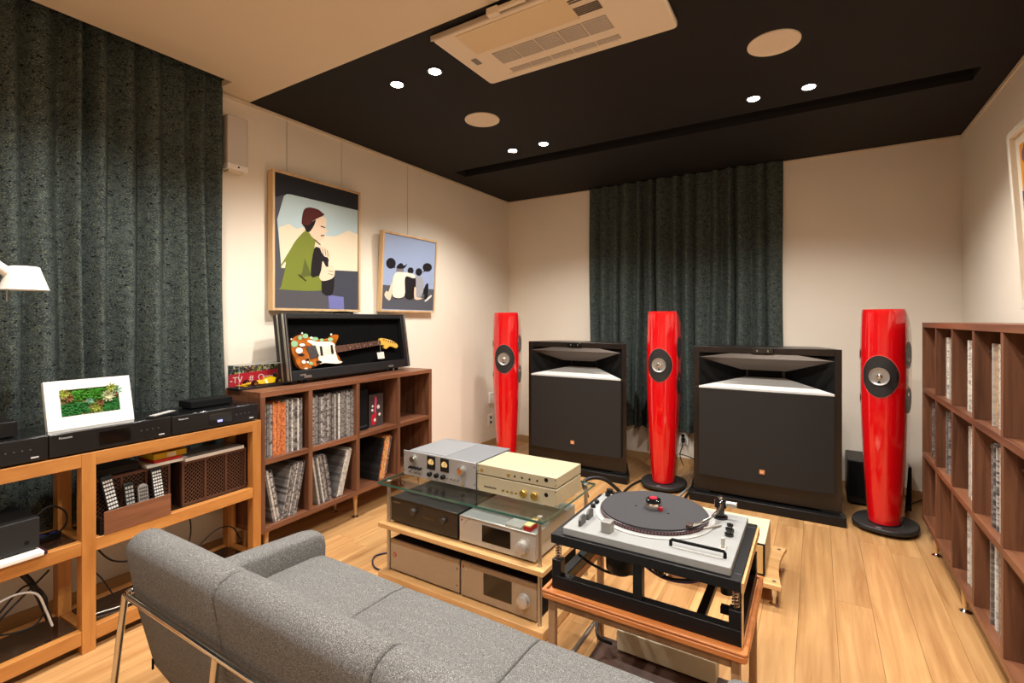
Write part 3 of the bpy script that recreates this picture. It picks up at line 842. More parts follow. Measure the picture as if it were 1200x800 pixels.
ART_P2 = {
    'corners': [(.003, .576), (.608, .568), (.599, -.006), (.000, -.000)],
    'canvas': [(.044, .569), (.600, .564), (.595, .015), (.041, .017)],
    'ground': [(.044, .189), (.597, .185), (.595, .015), (.041, .017)],
    'bubbleA': [(.163, .352), (.160, .335), (.147, .320), (.128, .310), (.107, .308), (.088, .314), (.074, .327), (.069, .343), (.072, .360), (.084, .375), (.103, .385), (.124, .387), (.143, .381), (.158, .369)],
    'bubbleAt': [(.136, .320), (.154, .331), (.162, .316)],
    'bubbleB': [(.559, .358), (.555, .343), (.541, .330), (.519, .321), (.495, .319), (.473, .324), (.458, .335), (.452, .349), (.456, .364), (.470, .377), (.491, .386), (.515, .388), (.537, .383), (.553, .373)],
    'bubbleBt': [(.471, .334), (.489, .325), (.457, .309)],
    'cap': [(.177, .317), (.183, .341), (.218, .360), (.248, .343), (.278, .359), (.249, .324)],
    'capneck': [(.173, .315), (.246, .322), (.245, .295), (.175, .291)],
    'shirtA': [(.176, .289), (.241, .294), (.344, .290), (.371, .268), (.346, .257), (.261, .258), (.261, .119), (.148, .110), (.136, .213), (.146, .261)],
    'armA': [(.131, .213), (.149, .203), (.124, .090), (.092, .088), (.064, .118), (.083, .148), (.102, .142)],
    'headB': [(.348, .315), (.346, .304), (.338, .294), (.326, .289), (.312, .287), (.300, .291), (.291, .299), (.288, .310), (.290, .321), (.298, .330), (.309, .336), (.323, .337), (.335, .334), (.344, .326)],
    'shirtB': [(.254, .245), (.303, .280), (.366, .266), (.380, .210), (.362, .106), (.272, .112)],
    'headC': [(.446, .312), (.443, .299), (.433, .288), (.419, .281), (.403, .280), (.389, .285), (.378, .294), (.374, .306), (.377, .319), (.386, .330), (.400, .337), (.416, .339), (.430, .334), (.441, .325)],
    'shirtC': [(.374, .266), (.445, .274), (.466, .225), (.461, .135), (.412, .111), (.377, .141)],
    'armC': [(.364, .184), (.383, .181), (.391, .117), (.448, .112), (.449, .102), (.374, .100)],
    'legC': [(.415, .111), (.461, .145), (.493, .212), (.523, .222), (.518, .107), (.488, .106), (.480, .146)],
    'shoeC': [(.493, .094), (.559, .137), (.563, .124), (.504, .086)],
    'seatA': [(.148, .110), (.256, .118), (.246, .097), (.168, .094)],
}
ART_G = {
    'corners': [(-.005, .370), (.996, .379), (1.054, .016), (-.002, .005)],
    'inner': [(.019, .343), (.959, .348), (.995, .048), (.034, .062)],
    'body': [(.046, .183), (.059, .217), (.075, .240), (.123, .256), (.176, .238), (.232, .227), (.309, .227), (.355, .247), (.396, .242), (.371, .198), (.354, .171), (.368, .135), (.401, .077), (.368, .070), (.307, .079), (.238, .080), (.178, .062), (.107, .059), (.082, .076), (.067, .109), (.062, .128), (.049, .154)],
    'guard': [(.230, .210), (.324, .206), (.356, .186), (.357, .143), (.371, .093), (.401, .079), (.359, .072), (.264, .083), (.226, .081), (.222, .117), (.194, .188), (.157, .213), (.174, .222)],
    'plate': [(.146, .187), (.207, .191), (.227, .124), (.165, .112)],
    'pick1': [(.239, .183), (.253, .182), (.256, .129), (.242, .128)],
    'pick2': [(.321, .186), (.334, .187), (.337, .134), (.323, .133)],
    'neck': [(.351, .178), (.756, .197), (.757, .168), (.368, .139)],
    'head': [(.754, .207), (.781, .212), (.855, .198), (.911, .175), (.933, .154), (.911, .137), (.854, .154), (.804, .137), (.783, .153), (.797, .166), (.753, .169)],
    'tag': [(.705, .117), (.772, .119), (.774, .074), (.709, .075)],
    'mint': [[(.090, .203), (.083, .192), (.069, .186), (.054, .189), (.046, .199), (.047, .211), (.058, .220), (.073, .221), (.086, .214)], [(.166, .245), (.160, .236), (.147, .232), (.134, .234), (.126, .241), (.127, .251), (.137, .258), (.150, .260), (.162, .255)], [(.236, .227), (.229, .220), (.214, .217), (.198, .219), (.188, .225), (.189, .232), (.200, .237), (.217, .238), (.231, .234)], [(.346, .219), (.341, .212), (.328, .209), (.314, .211), (.305, .217), (.306, .224), (.316, .230), (.330, .231), (.343, .227)], [(.123, .237), (.119, .229), (.110, .225), (.101, .226), (.096, .233), (.097, .242), (.103, .248), (.113, .250), (.121, .245)], [(.274, .218), (.270, .212), (.262, .210), (.253, .211), (.247, .216), (.248, .223), (.255, .227), (.264, .228), (.271, .225)], [(.180, .088), (.176, .082), (.167, .080), (.158, .082), (.152, .087), (.153, .093), (.160, .097), (.169, .098), (.177, .094)]],
    'white': [[(.136, .196), (.131, .190), (.118, .188), (.105, .189), (.097, .194), (.098, .200), (.107, .205), (.120, .205), (.132, .202)], [(.117, .164), (.110, .154), (.095, .149), (.079, .152), (.070, .161), (.071, .173), (.083, .181), (.099, .182), (.113, .175)], [(.130, .099), (.126, .093), (.117, .090), (.108, .092), (.103, .098), (.103, .105), (.110, .110), (.119, .110), (.127, .106)], [(.130, .262), (.127, .258), (.122, .257), (.118, .260), (.118, .264), (.123, .267), (.128, .266)], [(.341, .249), (.337, .245), (.331, .244), (.327, .247), (.328, .252), (.333, .255), (.339, .254)], [(.195, .234), (.190, .230), (.180, .229), (.173, .232), (.174, .238), (.182, .241), (.191, .240)], [(.151, .097), (.147, .092), (.140, .091), (.136, .095), (.136, .100), (.142, .103), (.148, .102)], [(.053, .231), (.051, .227), (.046, .227), (.043, .229), (.044, .233), (.047, .235), (.052, .234)], [(.138, .062), (.133, .059), (.124, .060), (.117, .062), (.117, .066), (.125, .067), (.134, .066)]],
    'dark': [[(.127, .140), (.121, .136), (.108, .134), (.094, .136), (.085, .140), (.086, .145), (.096, .149), (.110, .149), (.122, .145)], [(.139, .196), (.133, .188), (.118, .184), (.103, .187), (.094, .193), (.095, .202), (.106, .207), (.121, .208), (.135, .204)], [(.155, .109), (.152, .103), (.145, .101), (.138, .103), (.134, .108), (.135, .114), (.140, .118), (.147, .119), (.153, .115)], [(.244, .089), (.239, .084), (.226, .082), (.211, .084), (.203, .089), (.203, .096), (.213, .100), (.228, .100), (.240, .096)], [(.192, .067), (.189, .063), (.181, .062), (.172, .063), (.167, .067), (.168, .071), (.173, .074), (.182, .074), (.190, .072)]],
}

# ================================================================== RECORD CABINET ON THE LEFT WALL
CROT = math.atan2(.99844, -.0558)
CO = (-2.2938, 1.388, 0)
def cpt(s, yy, zz=0.0):
    return (CO[0] - .0558 * s - .99844 * yy, CO[1] + .99844 * s - .0558 * yy, zz)
cab = thing('record_cabinet', 'low walnut record cabinet of eight cells standing on tapered feet', 'cabinet', CO, CROT)
CW, CT, CD = 1.340, .026, .285
UP = [0, .280, .619, .979, CW - CT]          # left edges of the uprights
Z0, Z1, Z2 = .155, .488, .821
Geo().box(0, CW, 0, CD, Z2, Z2 + CT).obj('top_board', M_WALNUT_H, cab, bevel=.001)
Geo().box(0, CW, .001, CD, Z0, Z0 + CT).obj('bottom_board', M_WALNUT_H, cab, bevel=.001)
for k in range(5):
    Geo().box(UP[k], UP[k] + CT, .0015 if 0 < k < 4 else 0, CD, Z0 + CT, Z2).obj('upright', M_WALNUT, cab, bevel=.001)
for k in range(4):
    Geo().box(UP[k] + CT, UP[k + 1], .002, CD - .01, Z1, Z1 + CT).obj('shelf_board', M_WALNUT_H, cab, bevel=.001)
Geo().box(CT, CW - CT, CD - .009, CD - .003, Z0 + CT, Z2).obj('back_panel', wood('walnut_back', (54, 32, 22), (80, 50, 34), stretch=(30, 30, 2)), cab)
def foot(parent, x, y, h, name='foot'):
    f = Geo().lathe([(.0075, .008), (.016, h)], (x, y, 0), n=16).obj(name, M_MAPLE, parent, smooth=50)
    Geo().lathe([(.020, 0), (.021, .003), (.012, .008), (.008, .012)], (x, y, 0), n=18).obj('metal_glide', M_CHROME, f, smooth=40)
for x in (.07, .664, CW - .07):
    for y in (.06, CD - .05): foot(cab, x, y, Z0)

# ---- record sleeves: each one an object
SP = {'grey': spine_mat('sleeve_grey', (92, 88, 86), (178, 172, 166), (66, 62, 62)),
      'pale': spine_mat('sleeve_pale', (168, 162, 152), (226, 220, 208), (150, 144, 136)),
      'orange': spine_mat('sleeve_orange', (196, 112, 62), (214, 138, 84), (150, 74, 40)),
      'black': spine_mat('sleeve_black', (20, 19, 19), (30, 28, 28), (44, 42, 42)),
      'dark': spine_mat('sleeve_dark', (46, 42, 42), (104, 96, 92), (140, 132, 126)),
      'yellow': spine_mat('sleeve_yellow', (212, 196, 132), (232, 224, 190), (190, 176, 120)),
      'amber': spine_mat('sleeve_amber', (206, 150, 72), (222, 190, 146), (170, 130, 84))}
SLEEVE = {}
def sleeve(kind, pt, rotz, s, yy, z, th, tilt, label, group, size=.272, dep=.255):
    key = (kind, size, dep)
    if key not in SLEEVE:
        SLEEVE[key] = Geo().box(0, .01, 0, dep, 0, size).mesh('record_sleeve', SP[kind])
    o = bpy.data.objects.new('record_sleeve', SLEEVE[key]); COL.objects.link(o)
    o.scale = (th * .97 / .01, 1, 1)
    a = math.radians(tilt)
    zz = z + max(0.0, th * math.sin(a)) + .0008
    o.location = Vector(pt(s, yy, zz)) * K
    o.rotation_euler = (0, a, rotz)
    return tag(o, label, 'record', group)
R = random.Random(11)
def cellx(k): return UP[k] + CT
zt, zb = Z1 + CT, Z0 + CT
def run(kinds, x, z, label, group, tilt=0, t0=.0095, t1=.0125, pt=cpt, rot=CROT, y0=.018, yj=.008, dt=0.0, sizes=(.262, .272), dep=.255):
    for i, k in enumerate(kinds):
        th = R.uniform(t0, t1)
        a = tilt + dt * i
        sleeve(k, pt, rot, x, y0 + R.uniform(0, yj), z, th, a, label, group, R.choice(sizes), dep)
        x += th / max(.3, math.cos(math.radians(a))) + .0003
    return x
x = cellx(0) + .002
x = run(['grey', 'dark'] + ['grey'] * 3, x, zt, 'grey printed record sleeve left of the orange ones in the upper cabinet row', 'grey sleeves left of the orange run')
x = run(['orange'] * 9, x, zt, 'orange record sleeve standing upright in the upper row of the walnut cabinet', 'upright orange sleeves', t0=.0072, t1=.0085)
x = run(['grey', 'pale', 'dark', 'grey', 'pale', 'grey', 'dark', 'pale', 'grey', 'dark'], x, zt, 'grey printed record sleeve right of the orange ones in the upper cabinet row', 'grey sleeves right of the orange run', t0=.0085, t1=.0105)
run([R.choice(['grey', 'grey', 'pale', 'dark', 'grey']) for _ in range(28)], cellx(1) + .003, zt, 'grey printed record sleeve in the full second cell of the upper cabinet row', 'sleeves in the full upper cell')
run([R.choice(['dark', 'grey', 'pale']) for _ in range(4)], cellx(0) + .058, zb, 'record sleeve leaning left in the lower left cabinet cell behind the desk', 'left leaning sleeves lower left cell', tilt=-11)
run([R.choice(['grey', 'pale', 'dark', 'grey']) for _ in range(9)], cellx(0) + .104, zb, 'record sleeve leaning right in the lower left cabinet cell behind the desk', 'right leaning sleeves lower left cell', tilt=12.3, t0=.0085, t1=.010)
run(['pale', 'dark', 'grey', 'pale', 'dark', 'grey', 'dark', 'grey', 'dark'], cellx(1) + .054, zb, 'record sleeve leaning left in the second lower cabinet cell', 'left leaning sleeves second lower cell', tilt=-10, t0=.009, t1=.0115)
run(['grey', 'pale', 'pale', 'pale', 'pale'], cellx(1) + .170, zb, 'white record sleeve leaning right in the second lower cabinet cell', 'right leaning sleeves second lower cell', tilt=16.5, t1=.011)
run(['black'], cellx(2) + .165, zb, 'black record sleeve with its cover showing in the third lower cabinet cell', None, tilt=13)
run(['orange', 'amber', 'orange', 'amber', 'orange', 'dark'], cellx(2) + .180, zb, 'orange red record sleeve leaning right in the third lower cabinet cell', 'leaning orange sleeves', tilt=13, t1=.0115)

# boxed print in the third upper cell
t = thing('box_set', 'small clear fronted box with a red guitar print in the cabinet', 'box', cpt(cellx(2) + .145, .07, zt + .0005), CROT)
Geo().box(0, .125, .003, .06, 0, .21).obj('case', M_BLACK, t, bevel=.001)
Geo().box(0, .125, 0, .003, 0, .21).obj('front_frame', mat('grey_box_front', (64, 56, 54), 0.3), t)
RD = flat((176, 26, 44)); PK = flat((206, 60, 110)); WH = flat((214, 206, 196))
Geo().prism([(.02, .02), (.045, .012), (.062, .03), (.06, .06), (.068, .085), (.05, .095), (.04, .08), (.028, .085), (.018, .06)], -.001, 0, 'xz').obj('print_body', RD, t)
Geo().prism([(.046, .09), (.058, .09), (.068, .18), (.058, .2), (.05, .18)], -.001, 0, 'xz').obj('print_neck', PK, t)
for (cx, cz, rr) in ((.082, .125, .013), (.028, .11, .009), (.092, .075, .01), (.05, .045, .01), (.03, .135, .008)):
    Geo().cyl((cx, -.0012, cz), rr, .0012, 'y', 9).obj('print_patch', WH, t)
t = thing('black_box', 'plain black box beside the red print box', 'box', cpt(cellx(2) + .03, .06, zt + .0005), CROT)  # plain black block filling the left of this cell
Geo().box(0, .095, 0, .2, 0, .25).obj('case', M_MATT, t, bevel=.002)
Geo().box(.004, .091, -.001, 0, .02, .03).obj('front_band', mat('charcoal_band', (40, 40, 42), 0.6), t)

# ---- model racing car in a clear case
mc = thing('display_case', 'clear acrylic case with red printed backdrop on the record cabinet', 'display case', cpt(-.014, .15, Z2 + CT), CROT)
Geo().box(0, .305, 0, .105, 0, .010).obj('base', M_BLACK, mc, bevel=.002)
g = Geo(); g.box(.003, .302, .002, .0035, .010, .122); g.box(.003, .0045, .0035, .1, .010, .122); g.box(.3005, .302, .0035, .1, .010, .122); g.box(.003, .302, .002, .1, .122, .1235)
g.obj('acrylic_cover', M_ACRYL, mc)
e = Geo()
for a in ((.003, .002), (.302, .002)): e.tube([(a[0], a[1], .01), (a[0], a[1], .1235)], .0009, 5)
e.tube([(.003, .002, .1235), (.302, .002, .1235), (.302, .1, .1235), (.003, .1, .1235)], .0009, 5, closed=True)
e.obj('cover_edges', mat('acrylic_edge', (196, 196, 192), 0.2), mc)
def crowd_mat():
    m, t, b = nt('crowd_print'); b.inputs['Roughness'].default_value = .5
    tc = t.nodes.new('ShaderNodeTexCoord'); v = t.nodes.new('ShaderNodeTexVoronoi'); v.inputs['Scale'].default_value = 95
    t.links.new(tc.outputs['Object'], v.inputs['Vector'])
    r = t.nodes.new('ShaderNodeValToRGB')
    for p, c in ((0.15, (24, 30, 28)), (.4, (52, 74, 92)), (.55, (150, 146, 70)), (.7, (44, 80, 50)), (.85, (170, 160, 150))):
        el = r.color_ramp.elements.new(p); el.color = lin(c) + (1,)
    r.color_ramp.interpolation = 'CONSTANT'
    sp = t.nodes.new('ShaderNodeSeparateColor'); t.links.new(v.outputs['Color'], sp.inputs[0])
    t.links.new(sp.outputs[0], r.inputs['Fac']); t.links.new(r.outputs['Color'], b.inputs['Base Color'])
    return m
bd = Geo().box(.006, .299, .094, .098, .011, .120).obj('backdrop_print', crowd_mat(), mc)
Geo().prism([(.006, .012), (.299, .012), (.299, .085), (.006, .074)], .0932, .094, 'xz').obj('red_banner', flat((176, 36, 52)), bd)
text('banner_lettering', '-TV', .044, flat((222, 212, 202)), bd, (.012, .0928, .030))
text('banner_lettering', '#  Qued', .044, flat((222, 212, 202)), bd, (.115, .0928, .033))
rc_ = thing('model_car', 'yellow model racing car inside the clear display case', 'model car', cpt(-.014 + .05, .15 + .05, Z2 + CT + .0102), CROT)
YE = mat('yellow_car_paint', (232, 190, 16), 0.25, coat=0.5)
Geo().loft([[(.0, -.006, .010), (.0, .006, .010), (.0, .006, .014), (.0, -.006, .014)],
            [(.07, -.010, .008), (.07, .010, .008), (.07, .009, .022), (.07, -.009, .022)],
            [(.10, -.026, .007), (.10, .026, .007), (.10, .018, .027), (.10, -.018, .027)],
            [(.16, -.028, .007), (.16, .028, .007), (.16, .012, .042), (.16, -.012, .042)],
            [(.205, -.012, .010), (.205, .012, .010), (.205, .006, .026), (.205, -.006, .026)]]).obj('body', YE, rc_, bevel=.002)
Geo().lathe([(.0, .0), (.008, .0), (.008, .012), (.005, .018), (0, .02)], (.108, 0, .026), n=12).obj('driver_helmet', flat((196, 60, 40)), rc_, smooth=60)
Geo().box(-.012, .008, -.034, .034, .006, .009).obj('front_wing', YE, rc_)
g = Geo(); g.box(.196, .214, -.026, .026, .046, .049); g.box(.194, .216, -.028, -.026, .02, .052); g.box(.194, .216, .026, .028, .02, .052)
g.obj('rear_wing', mat('wing_dark', (40, 38, 40), 0.4), rc_)
for wx, wr in ((.045, .0155), (.185, .017)):
    for sy in (-1, 1):
        w = Geo().cyl((wx, sy * .034 - .009, wr), wr, .018, 'y', 20).obj('wheel', M_MATT, rc_, bevel=.003)
        Geo().cyl((wx, sy * .034 - .0098, wr), wr * .5, .0196, 'y', 14).obj('wheel_hub', mat('hub_gold', (190, 150, 60), .3, metal=.8), w)
        Geo().tube([(wx, sy * .008, wr), (wx, sy * .028, wr)], .0018, 6).obj('axle', M_STEEL, rc_)

# ---- guitar case with guitar, leaning against the wall
GE = Euler((math.radians(-8), 0, math.radians(95.39)))
GO = (-2.405, 1.615, .868)
gc = thing('guitar_case', 'open black guitar case with silver edges leaning on the wall', 'guitar case', GO, euler=GE)
W, Hh, TH = 1.03, .376, .082
i0, i1, j0, j1 = .028, .985, .055, .345
TX = mat('black_tolex', (19, 18, 19), 0.5, noise=0.1, nscale=500, bump=0.3, bscale=700)
g = Geo(); g.box(0, i0, 0, .045, 0, Hh); g.box(i1, W, 0, .045, 0, Hh); g.box(i0, i1, 0, .045, 0, j0); g.box(i0, i1, 0, .045, j1, Hh)
g.obj('rim', TX, gc, bevel=.003)
Geo().box(0, W, .045, TH, 0, Hh).obj('shell', TX, gc, bevel=.006)
Geo().box(i0, i1, .036, .045, j0, j1).obj('plush_lining', mat('black_plush', (7, 7, 7), 0.95, spec=0.1, noise=0.4, nscale=60), gc)
for x in (-.003, W - .004):
    Geo().box(x, x + .007, -.003, .010, .004, Hh - .004).obj('metal_edge', M_STEEL, gc, bevel=.002)
    Geo().box(x, x + .007, .040, .050, .004, Hh - .004).obj('metal_edge', M_STEEL, gc, bevel=.002)
for x in (.012, W - .020):
    Geo().box(x, x + .006, -.002, 0, .004, Hh - .004).obj('metal_edge', M_STEEL, gc)
for x in (.10, .80):
    Geo().box(x, x + .05, -.004, 0, .010, .024).obj('latch', M_STEEL, gc, bevel=.001)
Geo().box(.075, .115, -.0015, 0, .024, .034).obj('name_badge', M_STEEL, gc)
for x in (.12, .90):
    Geo().cyl((x, .02, -.0165), .012, .018, n=12).obj('rubber_foot', M_MATT, gc)
    Geo().cyl((x, .065, -.0100), .012, .012, n=12).obj('rubber_foot', M_MATT, gc)
g = Geo().tube(bez([(.40, .04, Hh), (.42, .04, Hh + .014), (.54, .04, Hh + .014), (.56, .04, Hh)]), .006, 8); g.obj('handle', M_MATT, gc, smooth=60)

gt = thing('electric_guitar', 'sunburst electric guitar with white pickguard lying in the open case', 'guitar', GO, euler=GE)
A = ART_G
def sm(poly, n=6): 
    p = [Vector((a, b, 0)) for a, b in poly]; L = len(p); out = []
    for i in range(L):
        a, b, c, d = p[i - 1], p[i], p[(i + 1) % L], p[(i + 2) % L]
        for k in range(n):
            t = k / n
            q = 0.5 * (2 * b + (c - a) * t + (2 * a - 5 * b + 4 * c - d) * t * t + (3 * b - a - 3 * c + d) * t ** 3)
            out.append((q.x, q.y))
    return out
Geo().prism(sm(A['body']), .012, .035, 'xz').obj('body', mat('sunburst_orange', (158, 86, 22), 0.2, coat=0.6, noise=0.5, nscale=22), gt, bevel=.003)
Geo().prism(sm(A['guard']), .0105, .012, 'xz').obj('pickguard', mat('cream_pickguard', (238, 232, 212), 0.3), gt)
Geo().prism(A['plate'], .008, .0105, 'xz').obj('bridge_plate', mat('dark_chrome', (120, 118, 120), 0.3, metal=0.8, noise=0.4, nscale=120), gt)
for k in ('pick1', 'pick2'): Geo().prism(A[k], .007, .0105, 'xz').obj('pickup', M_BLACK, gt)
nk = A['neck']
Geo().prism(nk, .006, .022, 'xz').obj('neck', wood('rosewood_neck', (74, 46, 36), (112, 76, 60), stretch=(4, 30, 30)), gt)
for k in range(14):
    f = k / 14; f = 1 - (1 - f) ** 1.25
    a = [nk[0][i] * (1 - f) + nk[1][i] * f for i in (0, 1)]; b = [nk[3][i] * (1 - f) + nk[2][i] * f for i in (0, 1)]
    Geo().prism([(a[0], a[1]), (a[0] + .0022, a[1]), (b[0] + .0022, b[1]), (b[0], b[1])], .0052, .006, 'xz').obj('fret', M_STEEL, gt)
    if k in (3, 5, 7, 9, 12): Geo().cyl(((a[0] + b[0]) / 2 + .012, .0052, (a[1] + b[1]) / 2), .0042, .0008, 'y', 8).obj('inlay', WH, gt)
Geo().prism(sm(A['head'], 3), .008, .022, 'xz').obj('headstock', mat('amber_maple', (216, 168, 72), 0.3, coat=0.4), gt)
for k in range(6):
    f = k / 5; Geo().cyl((.79 + .11 * f, .004, .203 - .028 * f), .0055, .004, 'y', 10).obj('tuning_peg', M_CHROME, gt)
for k in range(6):
    f = k / 5
    Geo().tube([(.205, .004, .185 - .055 * f), (.35, .0035, .172 - .026 * f), (.757, .004, .193 - .022 * f)], .0005, 4).obj('string', M_CHROME, gt)
for k, (col, lst) in enumerate(((flat((134, 182, 138)), A['mint']), (flat((28, 24, 22)), A['dark']), (flat((232, 226, 214)), A['white']))):
    for p in lst: Geo().prism(p, .0118 - .0012 * (k + 1), .0118 - .0012 * k, 'xz').obj('painted_patch', col, gt)
Geo().prism(A['tag'], .002, .003, 'xz').obj('paper_tag', WH, gt)
Geo().tube([(.742, .003, .118), (.746, .004, .170)], .0006, 4).obj('tag_string', WH, gt)

# ---- paintings on the left wall
ROUND = ('jacket', 'face', 'hair', 'beanie', 'bag', 'hand', 'cap', 'arm', 'white', 'grey', 'black', 'leg', 'shoe')
def painting(name, label, loc, euler, frame, canvas, shapes, bg, wires, depth=.048):
    t = thing(name, label, 'picture', loc, euler=euler)
    x0, x1, z0, z1 = frame; fw = .014
    for a in ((x0, x0 + fw, z0, z1), (x1 - fw, x1, z0, z1), (x0 + fw, x1 - fw, z0, z0 + fw), (x0 + fw, x1 - fw, z1 - fw, z1)):
        Geo().box(a[0], a[1], 0, depth, a[2], a[3]).obj('frame_side', M_FRAMEWOOD, t, bevel=.001)
    cv = Geo().box(x0 + fw, x1 - fw, .008, .03, z0 + fw, z1 - fw).obj('canvas', flat(bg), t)
    lim = lambda p: [(min(max(a, x0 + fw), x1 - fw), min(max(b, z0 + fw), z1 - fw)) for a, b in p]
    for k, (nm, poly, c) in enumerate(shapes):
        y = .008 - .0003 * (k + 1)
        if nm.split('_')[1] in ROUND: poly = sm(poly, 4)
        Geo().prism(lim(poly), y, .0082, 'xz').obj(nm, flat(c), cv)
    for wx, ztop in wires:
        Geo().box(-.0008, .0008, 0, .0016, 0, ztop - z1 + .03).obj('hanging_wire', M_STEEL, t, loc=(wx, depth + .001, z1 - .03), rot=(-euler.x, 0, 0))
    return t
p = ART_P1
SK = (232, 206, 178)
painting('framed_painting', 'large framed painting of a person in green jacket and maroon beanie by a car window', (-2.60, 1.66, 1.27), Euler((0, 0, math.pi / 2)), (-.015, .613, -.015, .785), None, [
    ('painted_top_band', p['topband'], (44, 45, 50)), ('painted_sky', p['window'], (186, 206, 208)), ('painted_cloud', p['cloud'], (232, 216, 188)),
    ('painted_seat', p['seat'], (66, 68, 78)), ('painted_bench', p['bench'], (84, 82, 86)), ('painted_jeans', p['jeans'], (112, 114, 168)),
    ('painted_jacket', p['jacket'], (120, 129, 52)), ('painted_fold', p['fold'], (90, 98, 46)), ('painted_face', p['face'], SK),
    ('painted_hair', p['hair'], (34, 28, 28)), ('painted_beanie', p['hat'], (84, 40, 36)), ('painted_bag', p['bag'], (34, 30, 32)),
    ('painted_hand', p['hand1'], SK), ('painted_hand', p['hand2'], SK), ('painted_brow', p['brow'], (50, 36, 32)), ('painted_line', [(0.315, 0.372), (0.3172, 0.3742), (0.3242, 0.3372), (0.322, 0.335)], (70, 48, 40)), ('painted_line', [(0.333, 0.374), (0.3352, 0.3762), (0.3422, 0.3332), (0.34, 0.331)], (70, 48, 40)), ('painted_line', [(0.351, 0.366), (0.35319999999999996, 0.36819999999999997), (0.35719999999999996, 0.3302), (0.355, 0.328)], (70, 48, 40)), ('painted_line', [(0.358, 0.24), (0.36019999999999996, 0.2422), (0.3982, 0.2382), (0.396, 0.236)], (70, 48, 40)), ('painted_line', [(0.356, 0.221), (0.35819999999999996, 0.2232), (0.3972, 0.2182), (0.395, 0.216)], (70, 48, 40)), ('painted_line', [(0.3, 0.395), (0.30219999999999997, 0.3972), (0.2642, 0.42219999999999996), (0.262, 0.42)], (70, 48, 40)), ('painted_line', [(0.15, 0.2), (0.1522, 0.20220000000000002), (0.20220000000000002, 0.16720000000000002), (0.2, 0.165)], (70, 48, 40)), ('painted_mouth', p['mouth'], (60, 40, 36))],
    (82, 82, 88), [(.105, HC - 1.27 - .021), (.497, HC - 1.27 - .021)])
p = ART_P2
dk = (32, 30, 32)
painting('framed_painting', 'small framed painting of three seated people from behind with speech bubbles', (-2.618, 2.44, 1.262), Euler((math.radians(3.3), 0, math.pi / 2)),
    (.026, .607, -.003, .573), None, [
    ('painted_ground', p['ground'], (86, 88, 96)), ('painted_bubble', p['bubbleA'], dk), ('painted_bubble_tail', p['bubbleAt'], dk), ('painted_bubble', p['bubbleB'], dk), ('painted_bubble_tail', p['bubbleBt'], dk),
    ('painted_neck', p['capneck'], (122, 116, 120)), ('painted_cap', p['cap'], dk), ('painted_trousers', p['seatA'], (40, 40, 46)), ('painted_arm', p['armA'], SK),
    ('painted_grey_shirt', p['shirtC'], (158, 160, 166)), ('painted_head', p['headC'], dk), ('painted_leg', p['legC'], dk), ('painted_shoe', p['shoeC'], (226, 220, 212)),
    ('painted_black_shirt', p['shirtB'], dk), ('painted_head', p['headB'], dk), ('painted_arm', p['armC'], SK), ('painted_white_shirt', p['shirtA'], (232, 224, 208))],
    (156, 172, 204), [(.31, 1.115)], depth=.04)

# ---- white unit high on the left wall, half behind the curtain
t = thing('wall_unit', 'white box unit high on the left wall beside the curtain', 'wall unit', (XL + .001, 1.395, 1.975), math.pi / 2)
Geo().box(0, .105, -.062, 0, .03, .30).obj('cover', mat('grey_white_plastic', (206, 198, 190), 0.5), t, bevel=.006)
Geo().box(-.002, .108, -.066, 0, .016, .046).obj('lower_lip', M_WHITE, t, bevel=.004)
Geo().box(.01, .09, -.05, -.005, .004, .016).obj('bracket', M_TRIM, t)
Geo().cyl((.055, -.0672, .031), .005, .002, 'y', 12).obj('logo_dot', M_MATT, t)

# ---- wall plates
t = thing('switch_plate', 'white wall box on the left wall behind the leftmost red speaker', 'switch', (XL + .0005, 3.87, .40), math.pi / 2)
Geo().box(0, .075, -.022, 0, 0, .105).obj('box', M_WHITE, t, bevel=.004); Geo().box(.02, .055, -.025, -.022, .03, .075).obj('rocker', M_WHITE, t, bevel=.002)
def outlet(label, loc, rot, plugs=True, n=2):
    t = thing('outlet_plate', label, 'outlet', loc, rot)
    Geo().box(0, .09, -.008, 0, 0, .11).obj('plate', M_WHITE, t, bevel=.003)
    for k in range(n):
        Geo().cyl((.045, -.0095, .032 + .046 * k), .014, .0015, 'y', 16).obj('socket', M_TRIM if not plugs else M_MATT, t)
    return t
outlet('white outlet plate on the left wall near the corner', (XL + .0005, 3.86, .19), math.pi / 2)
outlet('white outlet plate low on the back wall right of the middle red speaker', (-.985, YB - .0005, .16), 0)
t = thing('power_plug', 'black power plug in the outlet behind the middle red speaker', 'plug', (-.935, YB - .012, .215))
Geo().lathe([(.012, 0), (.016, -.012), (.013, -.03), (.006, -.045)], axis='y', n=14).obj('body', M_MATT, t, smooth=50)
Geo().tube(bez([(0, -.044, 0), (.01, -.07, -.03), (-.01, -.08, -.12), (.02, -.09, -.20)]), .004, 7).obj('cord', M_CABLE, t, smooth=60)

